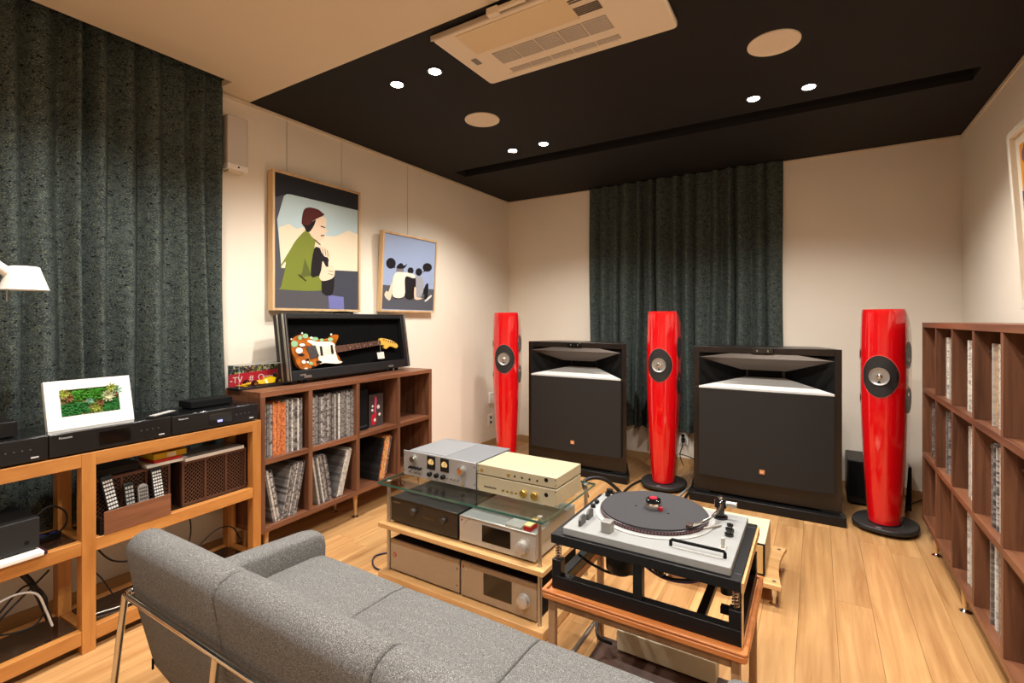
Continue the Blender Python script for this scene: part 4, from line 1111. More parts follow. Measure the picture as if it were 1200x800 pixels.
# ================================================================== HI-FI RACK
rk = thing('hifi_rack', 'low hi-fi rack with glass top, steel posts and pale wooden shelves', 'rack', (-1.715, 1.60, 0))
RW, RD_ = .86, .507
Geo().box(0, RW, 0, RD_, .004, .046).obj('base_board', M_MAPLE, rk, bevel=.003)
Geo().box(0, RW, 0, RD_, .250, .270).obj('middle_shelf', M_MAPLE, rk, bevel=.002)
gl = Geo().box(0, RW, 0, RD_, .446, .4565).obj('glass_top', M_GLASS, rk)
g = Geo(); g.box(-.0004, RW + .0004, -.0008, .0, .4465, .456); g.box(RW, RW + .0008, 0, RD_, .4465, .456); g.box(-.0008, 0, 0, RD_, .4465, .456); g.box(0, RW, RD_, RD_ + .0008, .4465, .456)
g.obj('glass_edge', M_GLASSEDGE, gl)
for px in (.035, RW - .032):
    for py in (.035, RD_ - .035):
        po = Geo()
        po.cyl((px, py, .046), .0085, .204, n=16); po.cyl((px, py, .270), .0085, .176, n=16)
        po.obj('post', M_STEEL, rk, smooth=40)
        Geo().cyl((px, py, .4565), .011, .004, n=16).obj('post_cap', M_STEEL, rk, bevel=.001)
        Geo().cyl((px, py, 0), .012, .004, n=16).obj('rack_foot', M_MATT, rk)

def knob(parent, x, z, r, d, m, y=0.0, name='knob', ring=None):
    Geo().lathe([(r, 0), (r, -d * .8), (r * .88, -d), (0, -d)], (x, y, z), 'y', 20).obj(name, m, parent, smooth=45)
    if ring: Geo().lathe([(r * 1.35, 0), (r * 1.35, -.002), (r, -.003)], (x, y, z), 'y', 20).obj(name + '_collar', ring, parent, smooth=45)

# grey vintage preamplifier
t = thing('preamplifier', 'silver grey vintage preamplifier with two dials on the glass top', 'amplifier', (-1.674, 1.725, .4568))
W, Hh, D = .423, .124, .30
PG = mat('preamp_grey', (160, 158, 156), 0.4, metal=0.4, noise=0.02); PT = mat('preamp_blue_grey', (114, 116, 119), 0.5, metal=0.3)
Geo().box(.016, W - .010, .006, D, .014, Hh - .004).obj('case', PT, t, bevel=.0015)
Geo().box(.016, W * .55, .03, D - .02, Hh - .004, Hh - .003).obj('top_plate', mat('preamp_top_pale', (128, 129, 131), 0.5, metal=0.3), t)
Geo().box(0, W, 0, .006, .010, Hh).obj('front_panel', PG, t, bevel=.001)
for fx in (.04, W - .06):
    for fy in (.03, D - .04): Geo().cyl((fx, fy, 0), .012, .0145, n=14).obj('foot', M_MATT, t)
zz = lambda z: z - .4568
knob(t, -1.606 + 1.674, zz(.549), .015, .020, M_CHROME, ring=PG)
knob(t, -1.322 + 1.674, zz(.540), .017, .022, M_CHROME, ring=PG)
Geo().cyl((-1.322 + 1.674, -.0225, zz(.540)), .010, .001, 'y', 16).obj('knob_cap', mat('copper_cap', (200, 140, 90), .3, metal=.8), t)
for mx in (-1.501, -1.422):
    x0 = mx + 1.674
    f = Geo().box(x0 - .024, x0 + .024, -.004, 0, zz(.546) - .030, zz(.546) + .030).obj('meter_frame', M_BLACK, t, bevel=.003)
    Geo().prism([(x0 + .019 * math.cos(a), zz(.546) - .008 + .026 * math.sin(a)) for a in [math.radians(q) for q in range(20, 161, 14)]] + [(x0 - .012, zz(.546) - .008), (x0 + .012, zz(.546) - .008)], -.0046, -.004, 'xz').obj('meter_dial', M_CREAMDIAL, f)
    Geo().prism([(x0 - .0006, zz(.546) - .006), (x0 + .0006, zz(.546) - .006), (x0 + .008, zz(.546) + .014), (x0 + .007, zz(.546) + .015)], -.0052, -.0046, 'xz').obj('needle', M_MATT, f)
for k in range(4):
    Geo().cyl((.048 + k * .0205, -.016, zz(.509)), .0055, .016, 'y', 12).obj('switch', M_BLACK, t)
    Geo().cyl((.048 + k * .0205, -.012, zz(.488)), .0045, .012, 'y', 12).obj('switch', M_CHROME, t)
for bx in (-1.507, -1.467, -1.428): knob(t, bx + 1.674, zz(.494), .0105, .016, M_BLACK, name='selector')
for k in range(4): Geo().cyl((.272 + k * .02, -.010, zz(.492)), .004, .010, 'y', 10).obj('toggle', M_CHROME, t)
knob(t, .359, zz(.482), .0085, .012, M_CHROME)
for bx, bz in ((.006, .03), (.006, .105), (W - .006, .03), (W - .006, .105)): Geo().cyl((bx, -.001, bz), .0028, .0012, 'y', 8).obj('screw', M_MATT, t)
text('front_lettering', 'STEREO', .006, M_MATT, t, (.315, -.0003, zz(.556))) if False else None

# champagne gold tuner on gold amplifier
def goldbox(label, z, h, kind):
    t = thing('gold_amplifier' if kind == 'amp' else 'gold_tuner', label, 'amplifier', (-1.243, 1.725, z))
    W, D = .383, .235
    Geo().box(.002, W - .002, .010, D, .012 if kind == 'amp' else .005, h - .001).obj('case', M_GOLD, t, bevel=.002)
    Geo().box(0, W, 0, .010, .010 if kind == 'amp' else .004, h).obj('front_panel', M_GOLD, t, bevel=.002)
    for fx in (.06, W - .06):
        for fy in (.035, D - .04): Geo().cyl((fx, fy, 0), .016, .0125 if kind == 'amp' else .0055, n=16).obj('foot', M_GOLDKNOB if kind == 'amp' else M_MATT, t)
    def X(x): return x + 1.243
    if kind == 'amp':
        knob(t, X(-1.009), .040, .0155, .015, M_GOLDKNOB, ring=M_GOLD); knob(t, X(-.958), .040, .0155, .015, M_GOLDKNOB, ring=M_GOLD)
        Geo().cyl((X(-.907), -.001, .052), .0085, .0012, 'y', 16).obj('headphone_jack', M_MATT, t)
        for k in range(4): Geo().box(X(-1.114) + k * .021, X(-1.114) + .010 + k * .021, -.003, 0, .030, .036).obj('button', M_GOLDKNOB, t)
        g = Geo()
        for k in range(8): g.prism([(X(-1.206) + k * .008, .030), (X(-1.206) + .005 + k * .008, .030), (X(-1.206) + .006 + k * .008, .037 + .002 * (k % 3 == 0)), (X(-1.206) + .001 + k * .008, .037)], -.0006, 0, 'xz')
        g.obj('script_marking', M_BLACK, t)
    else:
        Geo().cyl((X(-1.217), -.004, h * .5), .006, .004, 'y', 14).obj('button', M_GOLDKNOB, t)
        Geo().cyl((X(-1.083), -.004, h * .5), .006, .004, 'y', 14).obj('button', M_GOLDKNOB, t)
        for k in range(4): Geo().box(X(-1.056) + k * .035, X(-1.056) + .007 + k * .035, -.002, 0, h * .40, h * .40 + .007).obj('button', M_BLACK, t)
        Geo().cyl((X(-.907), -.001, h * .68), .0085, .0012, 'y', 16).obj('headphone_jack', M_MATT, t)
    for bx in (.006, W - .006):
        for bz in (.016, h - .008): Geo().cyl((bx, -.001, bz), .0022, .0012, 'y', 8).obj('screw', M_MATT, t)
goldbox('champagne gold amplifier with two gold knobs on the glass top', .4568, .079, 'amp')
goldbox('slim champagne gold tuner stacked on the gold amplifier', .5361, .046, 'tuner')

# middle shelf: black amplifier + silver player
t = thing('black_amplifier', 'black amplifier with two knobs on the middle rack shelf', 'amplifier', (-1.668, 1.635, .2704))
W, Hh, D = .388, .117, .36
Geo().box(.002, W - .002, .008, D, .012, Hh - .001).obj('case', mat('black_amp_case', (36, 35, 34), 0.45), t, bevel=.002)
Geo().box(0, W, 0, .008, .010, Hh).obj('front_panel', mat('black_brown_panel', (40, 32, 26), 0.35), t, bevel=.002)
for fx in (.04, W - .04):
    for fy in (.03, D - .03): Geo().cyl((fx, fy, 0), .014, .0125, n=14).obj('foot', M_MATT, t)
knob(t, .146, .078, .015, .018, mat('black_knob', (54, 48, 44), 0.3)); knob(t, .318, .075, .0115, .016, MATS['black_knob'])
Geo().box(.20, .27, -.001, 0, .055, .07).obj('display', M_SCREEN, t); Geo().box(.015, .06, -.0006, 0, .096, .099).obj('maker_plate', mat('dim_print', (110, 96, 80), .5), t)

def player(label, loc, w, h, d, body, top):
    t = thing('disc_player', label, 'player', loc)
    Geo().box(.001, w - .001, .010, d, .012, h - .001).obj('case', top, t, bevel=.0015)
    Geo().box(0, w, 0, .010, .008, h).obj('front_panel', body, t, bevel=.003)
    pts = [(w * .03, .010), (w * .045, .012)] 
    arc = [(w * .03 + (w * .13) * (1 - math.cos(a)), .012 + (h - .018) * math.sin(a)) for a in [math.radians(q) for q in range(0, 91, 10)]]
    g = Geo(); g.tube([(a, -.0004, b) for a, b in arc], .0016, 6); g.obj('curved_line', M_CHROME, t, smooth=60)
    Geo().box(w * .32, w * .69, -.0012, 0, h * .28, h * .86).obj('display', M_SCREEN, t)
    Geo().lathe([(.027, 0), (.027, -.004), (.0235, -.006), (.0235, -.022), (.021, -.024), (0, -.024)], (w * .85, 0, h * .5), 'y', 28).obj('volume_knob', M_GREYALU, t, smooth=40)
    Geo().box(w * .025, w * .045, -.001, 0, h * .82, h * .88).obj('red_badge', flat((150, 50, 40)), t)
    for fx in (.05, w - .05):
        for fy in (.03, d - .03): Geo().cyl((fx, fy, 0), .014, .0125, n=14).obj('foot', M_MATT, t)
    return t
player('silver disc player with dark display on the middle rack shelf', (-1.270, 1.635, .2704), .365, .115, .36, M_GREYALU, mat('silver_top', (176, 178, 178), 0.3, metal=0.6))
player('tan front disc player at the bottom right of the rack', (-1.262, 1.635, .0465), .362, .15, .36, M_TAN, M_MATT)
t = thing('power_amplifier', 'tan fronted power amplifier at the bottom left of the rack', 'amplifier', (-1.670, 1.635, .0465))
W, Hh, D = .400, .148, .36
Geo().box(.002, W - .002, .010, D, .012, Hh - .001).obj('case', M_MATT, t, bevel=.0015)
Geo().box(0, W, 0, .010, .010, Hh).obj('front_panel', M_TAN, t, bevel=.002)
Geo().cyl((.028, -.002, .08), .010, .002, 'y', 18).obj('red_emblem', flat((170, 70, 50)), t); Geo().cyl((.028, -.0028, .08), .005, .001, 'y', 14).obj('emblem_centre', M_TAN, t)
for bz in (.04, .11): Geo().cyl((W - .012, -.001, bz), .003, .0012, 'y', 8).obj('screw', M_MATT, t)
for fx in (.05, W - .05):
    for fy in (.03, D - .03): Geo().cyl((fx, fy, 0), .014, .0125, n=14).obj('foot', M_MATT, t)
t = thing('disc_case', 'grey disc case lying on the silver player under the glass', 'disc case', (-1.045, 1.64, .3858))
Geo().box(0, .07, 0, .10, 0, .010).obj('case', mat('grey_disc_case', (170, 166, 160), 0.3), t, bevel=.001); Geo().box(.003, .067, .003, .097, .010, .011).obj('cover_insert', mat('grey_insert', (140, 138, 134), .5), t)
t = thing('cartridge_box', 'small red and cream box on the silver player', 'box', (-.965, 1.645, .3858))
Geo().box(0, .032, 0, .09, 0, .016).obj('base', flat((160, 34, 26)), t, bevel=.001); Geo().box(.001, .031, .001, .089, .016, .022).obj('lid', flat((206, 178, 130)), t, bevel=.001)

# ================================================================== TURNTABLE AND ITS TABLE
tb = thing('turntable_table', 'low cherry tray table under the turntable', 'table', (-.422, 1.522, 0))
tx, ty = .282, .218
rr = rrect(-tx, tx, -ty, ty, .02)
for a in ((-tx, tx, -ty, -ty + .055), (-tx, tx, ty - .055, ty)):
    Geo().prism(rrect(a[0], a[1], a[2], a[3], .012), .366, .384, 'xy').obj('tray_board', M_CHERRY, tb, bevel=.004)
for a in ((-tx, -tx + .05), (tx - .05, tx)):
    Geo().box(a[0], a[1], -ty + .055, ty - .055, .366, .384).obj('tray_board', M_CHERRY, tb, bevel=.002)
for a in ((-tx + .004, tx - .004, -ty, -ty + .012), (-tx + .004, tx - .004, ty - .012, ty), (-tx, -tx + .012, -ty + .004, ty - .004), (tx - .012, tx, -ty + .004, ty - .004)):
    Geo().box(a[0], a[1], a[2], a[3], .384, .392).obj('tray_rim', M_CHERRY, tb, bevel=.003)
LG = wood('table_leg_wood', (140, 104, 72), (170, 132, 96), stretch=(26, 26, 3))
for sx in (-1, 1):
    for sy in (-1, 1):
        Geo().box(sx * (tx - .028) - .011, sx * (tx - .028) + .011, sy * (ty - .025) - .011, sy * (ty - .025) + .011, 0, .366).obj('leg', LG, tb, bevel=.003)
for sy in (-1, 1): Geo().box(-tx + .04, tx - .04, sy * (ty - .025) - .006, sy * (ty - .025) + .006, .338, .366).obj('apron', LG, tb)
for sx in (-1, 1): Geo().box(sx * (tx - .028) - .006, sx * (tx - .028) + .006, -ty + .037, ty - .037, .338, .366).obj('apron', LG, tb)
Geo().tube([(-tx + .02, -ty + .04, .10), (-tx + .02, ty - .04, .10)], .008, 10).obj('stretcher', M_STEEL, tb, smooth=60)
Geo().box(-tx + .04, tx - .04, -ty + .03, ty - .03, .030, .042).obj('shade_board', mat('under_table_shade', (70, 44, 30), .6), tb)  # dark board whose colour stands in for the shadow under the table
for sx in (-1, 1): Geo().box(sx * .2 - .01, sx * .2 + .01, -ty + .04, ty - .04, 0, .030).obj('lower_runner', LG, tb)

fx0, fx1, fy0, fy1 = -.263, .265, -.182, .200
tf = thing('turntable', 'broadcast turntable with silver deck on an open black steel frame', 'turntable', (-.422, 1.522, .3845))
def L(z): return z - .3845
g = Geo()
g.box(fx0, fx1, fy0, fy0 + .03, 0, .040); g.box(fx0, fx1, fy1 - .03, fy1, 0, .040)
g.box(fx0, fx0 + .03, fy0 + .03, fy1 - .03, 0, .030); g.box(fx1 - .03, fx1, fy0 + .03, fy1 - .03, 0, .030)
g.obj('base_frame', M_BLACK, tf, bevel=.002)
for x in (fx0, fx1 - .03):
    for y in (fy0, fy1 - .03):
        Geo().box(x, x + .03, y, y + .03, .030 if y > 0 else .040, .088).obj('corner_post', M_BLACK, tf, bevel=.002)
        cx, cy = x + .015, y + .015
        Geo().tube([(cx + .0085 * math.cos(q * .55), cy + .0085 * math.sin(q * .55), .088 + .050 * q / 68) for q in range(69)], .0017, 5).obj('spring', M_CHROME, tf, smooth=70)
        Geo().cyl((cx, cy, .088), .0045, .052, n=10).obj('spring_pin', mat('copper_pin', (170, 110, 60), .35, metal=.8), tf)
Geo().box(-.012, .014, fy0 + .002, fy0 + .028, .040, .140).obj('front_bar', M_BLACK, tf, bevel=.0015)
Geo().box(-.012, .014, fy1 - .028, fy1 - .002, .040, .140).obj('rear_bar', M_BLACK, tf, bevel=.0015)
Geo().box(.15, .172, fy0 + .03, fy1 - .03, .016, .034).obj('cross_bar', M_BLACK, tf); Geo().box(.20, .235, fy0 + .10, fy0 + .12, .016, .034).obj('cross_bar', M_BLACK, tf)
g = Geo(); g.box(fx0, fx1, fy0 - .008, fy0 + .03, .140, .168); g.box(fx0, fx1, fy1 - .02, fy1 + .012, .140, .168); g.box(fx0, fx0 + .03, fy0 + .03, fy1 - .02, .140, .168); g.box(fx1 - .03, fx1, fy0 + .03, fy1 - .02, .140, .168)
g.obj('upper_rim', M_BLACK, tf, bevel=.002)
Geo().box(fx1, fx1 + .006, fy0 - .006, fy1 + .01, .138, .164).obj('wood_side_strip', M_MAPLE, tf)
Geo().box(fx1, fx1 + .004, fy0, fy0 + .008, .0, .138).obj('wood_side_strip', M_MAPLE, tf)
Geo().box(fx0 + .03, fx1 - .03, fy0 + .03, fy1 - .02, .146, .168).obj('under_deck', M_MATT, tf)
dx0, dx1, dy0, dy1 = -.230, .240, -.177, .198
deck = Geo().prism(rrect(dx0, dx1, dy0, dy1, .004, 2), .168, .190, 'xy').obj('deck_plate', M_LTGREY, tf, bevel=.002)
PCX, PCY = -.023, .063
Geo().lathe([(.184, .190), (.184, .1925), (.172, .194)], (PCX, PCY, 0), n=64).obj('platter_well', mat('deck_ring', (158, 157, 153), .4), tf, smooth=40)
pl = Geo().lathe([(.166, .192), (.167, .194), (.167, .205), (.160, .207), (0, .207)], (PCX, PCY, 0), n=72).obj('platter', mat('platter_dark', (60, 54, 56), .35, metal=.5), tf, smooth=40)
Geo().lathe([(.1625, .207), (.1625, .210), (0, .2105)], (PCX, PCY, 0), n=72).obj('rubber_mat', M_RUBBER, pl, smooth=40)
dots = Geo()
for q in range(110):
    a = 2 * math.pi * q / 110
    dots.box(-.0018, .0018, -.0008, .0008, -.002, .002, Matrix.Translation((PCX + .1668 * math.cos(a), PCY + .1668 * math.sin(a), .2)) @ Matrix.Rotation(a + math.pi / 2, 4, 'Z'))
o = dots.obj('strobe_dots', mat('strobe_rose', (150, 90, 96), .4), pl); o['kind'] = 'stuff'
puck = Geo().lathe([(.0255, .2105), (.0265, .215), (.0265, .228), (.0245, .231), (.02, .231)], (PCX, PCY, 0), n=32).obj('record_weight', M_CHROME, tf, smooth=40)
Geo().lathe([(.024, .231), (.024, .240), (.018, .243), (0, .243)], (PCX, PCY, 0), n=24).obj('weight_cap', M_GLOSSBLACK, puck, smooth=40)
Geo().lathe([(.013, .243), (.012, .2455), (0, .246)], (PCX, PCY, 0), n=20).obj('weight_top', flat((150, 24, 44)), puck, smooth=40)
Geo().cyl((PCX + .027, PCY - .012, .212), .006, .01, n=10).obj('weight_pin', flat((170, 30, 40)), puck)
for a in (190, 340): Geo().cyl((PCX + .055 * math.cos(math.radians(a)), PCY + .055 * math.sin(math.radians(a)), .2104), .004, .0008, n=10).obj('mat_hole', M_MATT, pl)
# fins, knobs, block
for (wx, wy) in ((-.609, 1.395), (-.608, 1.452)):
    x, y = wx + .422, wy - 1.522
    Geo().prism([(y - .021, .190), (y + .021, .190), (y + .021, .211), (y + .012, .218), (y - .010, .218), (y - .021, .208)], x - .004, x + .004, 'yz', ).obj('lever_fin', mat('smoked_fin', (66, 64, 60), .35), tf, bevel=.001)
for (wx, wy) in ((-.634, 1.542), (-.636, 1.581)):
    Geo().lathe([(.008, .190), (.008, .199), (.006, .201), (0, .201)], (wx + .422, wy - 1.522, 0), n=16).obj('small_knob', M_BLACK, tf, smooth=45)
Geo().box(-.118, -.088, -.150, -.118, .190, .222).obj('lamp_block', mat('block_grey', (138, 136, 130), .4, metal=.3), tf, bevel=.002)
kx, ky = -.200, .155
kb = Geo(); kb.cyl((kx, ky, .190), .020, .010, n=20); kb.cyl((kx + .032, ky + .004, .190), .013, .016, n=18); kb.cyl((kx - .004, ky, .200), .011, .012, n=16)
kb.obj('arm_lift', M_BLACK, tf, smooth=45); Geo().cyl((kx + .012, ky - .016, .19), .008, .014, n=14).obj('lift_button', M_CHROME, tf)
# tonearm
ax, ay = .165, .150
ta = Geo().lathe([(.022, .190), (.022, .196), (.012, .200), (.012, .222), (.018, .224), (.018, .246), (.012, .250), (0, .250)], (ax, ay, 0), n=24).obj('tonearm_base', M_GLOSSBLACK, tf, smooth=40)
Geo().tube(bez([(ax + .002, ay - .012, .240), (ax + .004, ay - .05, .236), (ax - .006, ay - .10, .228), (ax - .028, ay - .145, .220), (ax - .052, ay - .172, .214)]), .0042, 10).obj('arm_tube', M_CHROME, ta, smooth=60)
Geo().cyl((ax + .014, ay, .238), .0085, .034, 'x', 16).obj('counterweight', M_STEEL, ta, bevel=.001)
Geo().box(ax - .066, ax - .048, ay - .186, ay - .168, .211, .220).obj('headshell', mat('headshell_brown', (60, 44, 36), .4), ta, bevel=.002)
Geo().lathe([(.007, .250), (.007, .258), (0, .259)], (ax, ay, 0), n=14).obj('pivot_cap', M_CHROME, ta, smooth=40)
Geo().tube(bez([(ax + .012, ay - .07, .194), (ax - .02, ay - .12, .196), (ax - .05, ay - .145, .196)]), .0035, 8).obj('arm_rest_rail', M_GREYALU, tf, smooth=60)
for (wx, wy, r_) in ((-.214, 1.545, .0125), (-.216, 1.578, .0115)):
    Geo().lathe([(r_, .190), (r_, .197), (r_ * .6, .199), (r_ * .6, .206), (r_ * .8, .207), (r_ * .8, .212), (0, .213)], (wx + .422, wy - 1.522, 0), n=18).obj('cueing_knob', M_GLOSSBLACK, tf, smooth=40)
g = Geo(); g.box(.196, .214, -.085, -.056, .190, .193); g.cyl((.205, -.07, .193), .005, .026, n=12); g.obj('lift_lever', M_GREYALU, tf, bevel=.001)
Geo().tube([(.079, -.128, .190), (.079, -.128, .203), (.083, -.128, .207), (.215, -.128, .207), (.219, -.128, .203), (.219, -.128, .190)], .0045, 8).obj('deck_handle', M_MATT, tf, smooth=50)
Geo().box(.085, .213, -.140, -.133, .190, .1925).obj('name_strip', mat('strip_white', (176, 175, 171), .4), tf)
# machinery hanging under the deck
Geo().lathe([(.0, .046), (.032, .048), (.044, .058), (.046, .10), (.040, .146)], (-.085, -.07, 0), n=24).obj('motor_can', mat('motor_black', (30, 27, 24), .4, metal=.4), tf, smooth=50)
Geo().lathe([(.006, .060), (.010, .064), (.010, .146)], (.03, -.05, 0), n=14).obj('bearing', M_BLACK, tf, smooth=50)
Geo().cyl((.215, -.07, .07), .016, .076, n=14).obj('solenoid', M_BLACK, tf)
Geo().box(-.22, -.15, -.05, .03, .095, .146).obj('transformer', mat('copper_brown', (84, 50, 34), .5), tf, bevel=.003)
Geo().tube([(-.2, -.11, .118), (-.09, -.10, .10)], .003, 6).obj('linkage_rod', M_STEEL, tf)
Geo().tube([(.05, .06, .13), (.21, -.02, .128)], .004, 6).obj('linkage_rod', M_STEEL, tf)
for k, (m, pts) in enumerate(((M_CABLE_PURPLE, [(-.06, .05, .03), (.02, .02, .018), (.10, .03, .022), (.15, .06, .05), (.16, .1, .09)]), (M_CABLE, [(-.08, .06, .06), (.02, .0, .036), (.09, .02, .03), (.17, .05, .05), (.2, .09, .1)]), (M_CABLE, [(-.22, -.08, .07), (-.17, -.08, .05), (-.11, -.06, .03), (-.05, .0, .02)]), (M_CABLE, [(.02, -.06, .09), (.08, -.03, .065), (.14, .0, .06), (.2, .06, .08)]))):
    Geo().tube(bez(pts), .0042, 7).obj('wiring', m, tf, smooth=60)

# beige unit on the dark shade board under the table
t = thing('power_supply', 'beige power unit on the dark shade board under the turntable table', 'amplifier', (-.592, 1.655, .0425))
Geo().box(0, .325, 0, .06, .006, .076).obj('case', M_BEIGE, t, bevel=.003)
for fx in (.03, .295): Geo().cyl((fx, .030, 0), .010, .0065, n=12).obj('foot', M_MATT, t)
Geo().box(-.004, 0, .01, .05, .02, .06).obj('end_plate', mat('dark_end_plate', (50, 46, 42), .5), t)
cable('black cable running from the beige unit under the turntable', [(-.603, 1.63, .08), (-.64, 1.60, .11), (-.66, 1.66, .14), (-.645, 1.72, .20)], .006)

# beige amplifier on its wooden stand
def stand(label, x0, y0, w, d):
    t = thing('amplifier_stand', label, 'stand', (x0, y0, 0), group='wooden amplifier stands')
    n = 12; pl_ = []
    for k in range(n + 1): q = k / n; pl_.append((.02 * math.sin(math.pi * q), d * q))
    for k in range(n + 1): q = 1 - k / n; pl_.append((w - .02 * math.sin(math.pi * q), d * q))
    Geo().prism(pl_, .078, .098, 'xy').obj('board', M_MAPLE, t, bevel=.002)
    for fx in (.03, w - .03):
        for fy in (.035, d - .035):
            Geo().lathe([(.018, 0), (.019, .004), (.008, .010), (.007, .03), (.012, .045), (.012, .078)], (fx, fy, 0), n=18).obj('spike_foot', M_CHROME, t, smooth=45)
            Geo().cyl((fx, fy, .098), .008, .0015, n=14).obj('bolt_head', M_STEEL, t)
    return t
stand('pale wooden stand with concave sides and chrome spikes behind the turntable', -.62, 2.31, .50, .41)
t = thing('valve_amplifier', 'beige box amplifier with black edged front on the wooden stand', 'amplifier', (-.585, 2.36, .0998))
Geo().box(0, .398, .012, .33, .006, .132).obj('case', M_BEIGE, t, bevel=.003)
Geo().box(-.002, .400, .004, .012, .004, .136).obj('front_border', M_BLACK, t)
Geo().box(.006, .392, 0, .004, .010, .130).obj('front_panel', mat('tan_gold_panel', (206, 172, 116), .4, metal=.3), t, bevel=.001)
for fx in (.05, .35):
    for fy in (.06, .28): Geo().cyl((fx, fy, 0), .014, .0065, n=12).obj('foot', M_MATT, t)

# ================================================================== LOUDSPEAKERS ALONG THE BACK
def red_speaker(label, x, y, rot):
    t = thing('red_speaker', label, 'speaker', (x, y, 0), rot, 'tall red loudspeakers')
    H0, H1 = .050, 1.262
    def wz(q):   # half width over height 0..1
        return .070 + .036 * math.sin(math.pi * (.04 + .63 * q))
    def fz(q): return .105 + .022 * math.sin(math.pi * (q * .8 + .02))
    def bz(q):
        b = .120 + .05 * math.sin(math.pi * (q * .75))
        if q > .86: b -= .17 * ((q - .86) / .14) ** 2.2
        return b
    def front(q, tt): return -fz(q) + .062 * abs(tt) ** 2.6
    rings = []
    qs = [0, .02, .08, .16, .25, .35, .45, .55, .65, .74, .82, .87, .91, .945, .975, .99, 1.0]
    for q in qs:
        w = wz(q); ring = []
        sh = 1.0 if q < .985 else (.992 if q < .995 else .97)
        ts = [-1 + 2 * k / 16 for k in range(17)]
        for tt in ts: ring.append((w * tt * sh, front(q, tt) * sh, H0 + (H1 - H0) * q))
        b = bz(q); s0 = front(q, 1)
        for f, ww in ((.35, 1.0), (.74, .985), (.9, .80), (1.0, .5)): ring.append((w * ww * sh, s0 + (b - s0) * f, H0 + (H1 - H0) * q))
        for f, ww in ((1.0, .5), (.9, .80), (.74, .985), (.35, 1.0)): ring.append((-w * ww * sh, s0 + (b - s0) * f, H0 + (H1 - H0) * q))
        rings.append(ring)
    body = Geo().loft(rings).obj('cabinet', M_RED, t, smooth=38)
    zd = .884
    qd = lambda z: (z - H0) / (H1 - H0)
    def patch(rx, rz, off, name, m, thick, parent):
        G = Geo(); n = 36; rows = 6
        for lay in (0, 1):
            base = len(G.v)
            vs = []; fs = []
            for r in range(rows + 1):
                for k in range(n):
                    a = 2 * math.pi * k / n
                    px, pz = rx * r / rows * math.cos(a), zd + rz * r / rows * math.sin(a)
                    vs.append((px, front(qd(pz), px / wz(qd(pz))) - off * (1 - lay) + thick * lay, pz))
            for r in range(rows):
                for k in range(n):
                    j = (k + 1) % n; fs.append((r * n + k, r * n + j, (r + 1) * n + j, (r + 1) * n + k))
            G.add(vs, fs)
        b0 = rows * n; b1 = (rows + 1) * n + rows * n
        for k in range(n): j = (k + 1) % n; G.f.append((b0 + k, b0 + j, b1 + j, b1 + k))
        return G.obj(name, m, parent, smooth=50)
    rim = patch(.0875, .122, .0020, 'driver_rim', mat('red_rim', (214, 70, 66), .2, coat=1), .001, t)
    pn = patch(.0835, .117, .0038, 'driver_panel', mat('driver_panel_black', (34, 32, 31), .6), .0, t)
    yc = -fz(qd(zd)) - .004
    co = Geo().lathe([(.050, .0), (.049, -.005), (.045, -.004), (.030, .006), (.018, .010), (.016, .008)], (0, yc, zd), 'y', 36).obj('driver_cone', mat('driver_silver', (172, 168, 164), .35, metal=.7), pn, smooth=45)
    Geo().lathe([(.017, .010), (.016, -.001), (.009, -.006), (0, -.007)], (0, yc, zd), 'y', 24).obj('tweeter_dome', M_CHROME, co, smooth=60)
    for sx in (-1, 1):
        for zz_ in (1.003, .751):
            q = qd(zz_); xw = wz(q); yy = .012
            M = Matrix.Translation((sx * (xw - .0016), yy, zz_)) @ Matrix.Rotation(sx * math.radians(.8), 4, 'Z')
            d = Geo().lathe([(.076, 0), (.076, sx * .003), (.070, sx * .004), (.066, sx * .001)], axis='x', n=40, M=M).obj('woofer_ring', mat('woofer_ring', (40, 38, 38), .35), t, smooth=40)
            Geo().lathe([(.067, sx * .0012), (.06, sx * .003), (.03, sx * .0015), (0, sx * .0035)], axis='x', n=36, M=M).obj('woofer_cone', mat('woofer_grey', (42, 41, 41), .45), d, smooth=50)
    pts = [(.155 * math.copysign(abs(math.cos(a)) ** .85, math.cos(a)), .168 * math.copysign(abs(math.sin(a)) ** .85, math.sin(a))) for a in [2 * math.pi * k / 40 for k in range(40)]]
    Geo().prism(pts, .018, .044, 'xy').obj('plinth', mat('plinth_charcoal', (34, 33, 33), .5), t, bevel=.008, seg=3)
    Geo().prism([(a * .5, b * .62) for a, b in pts], .044, .0505, 'xy').obj('neck', M_MATT, t)
    for a in (35, 145, 215, 325):
        Geo().cyl((.125 * math.cos(math.radians(a)) * 1.05, .125 * math.sin(math.radians(a)), 0), .016, .018, n=14).obj('foot', M_MATT, t)
    Geo().box(-.012, .012, -.152, -.138, .0435, .0447).obj('plinth_badge', mat('badge_grey', (120, 118, 116), .4), t)
    return t
red_speaker('tall red speaker standing left in the corner, partly behind the hi-fi rack', -2.205, 3.490, math.radians(20))
red_speaker('tall red speaker standing in the middle in front of the back curtain', -.935, 3.600, math.radians(0))
red_speaker('tall red speaker standing right beside the walnut shelf', .340, 3.545, math.radians(-17))

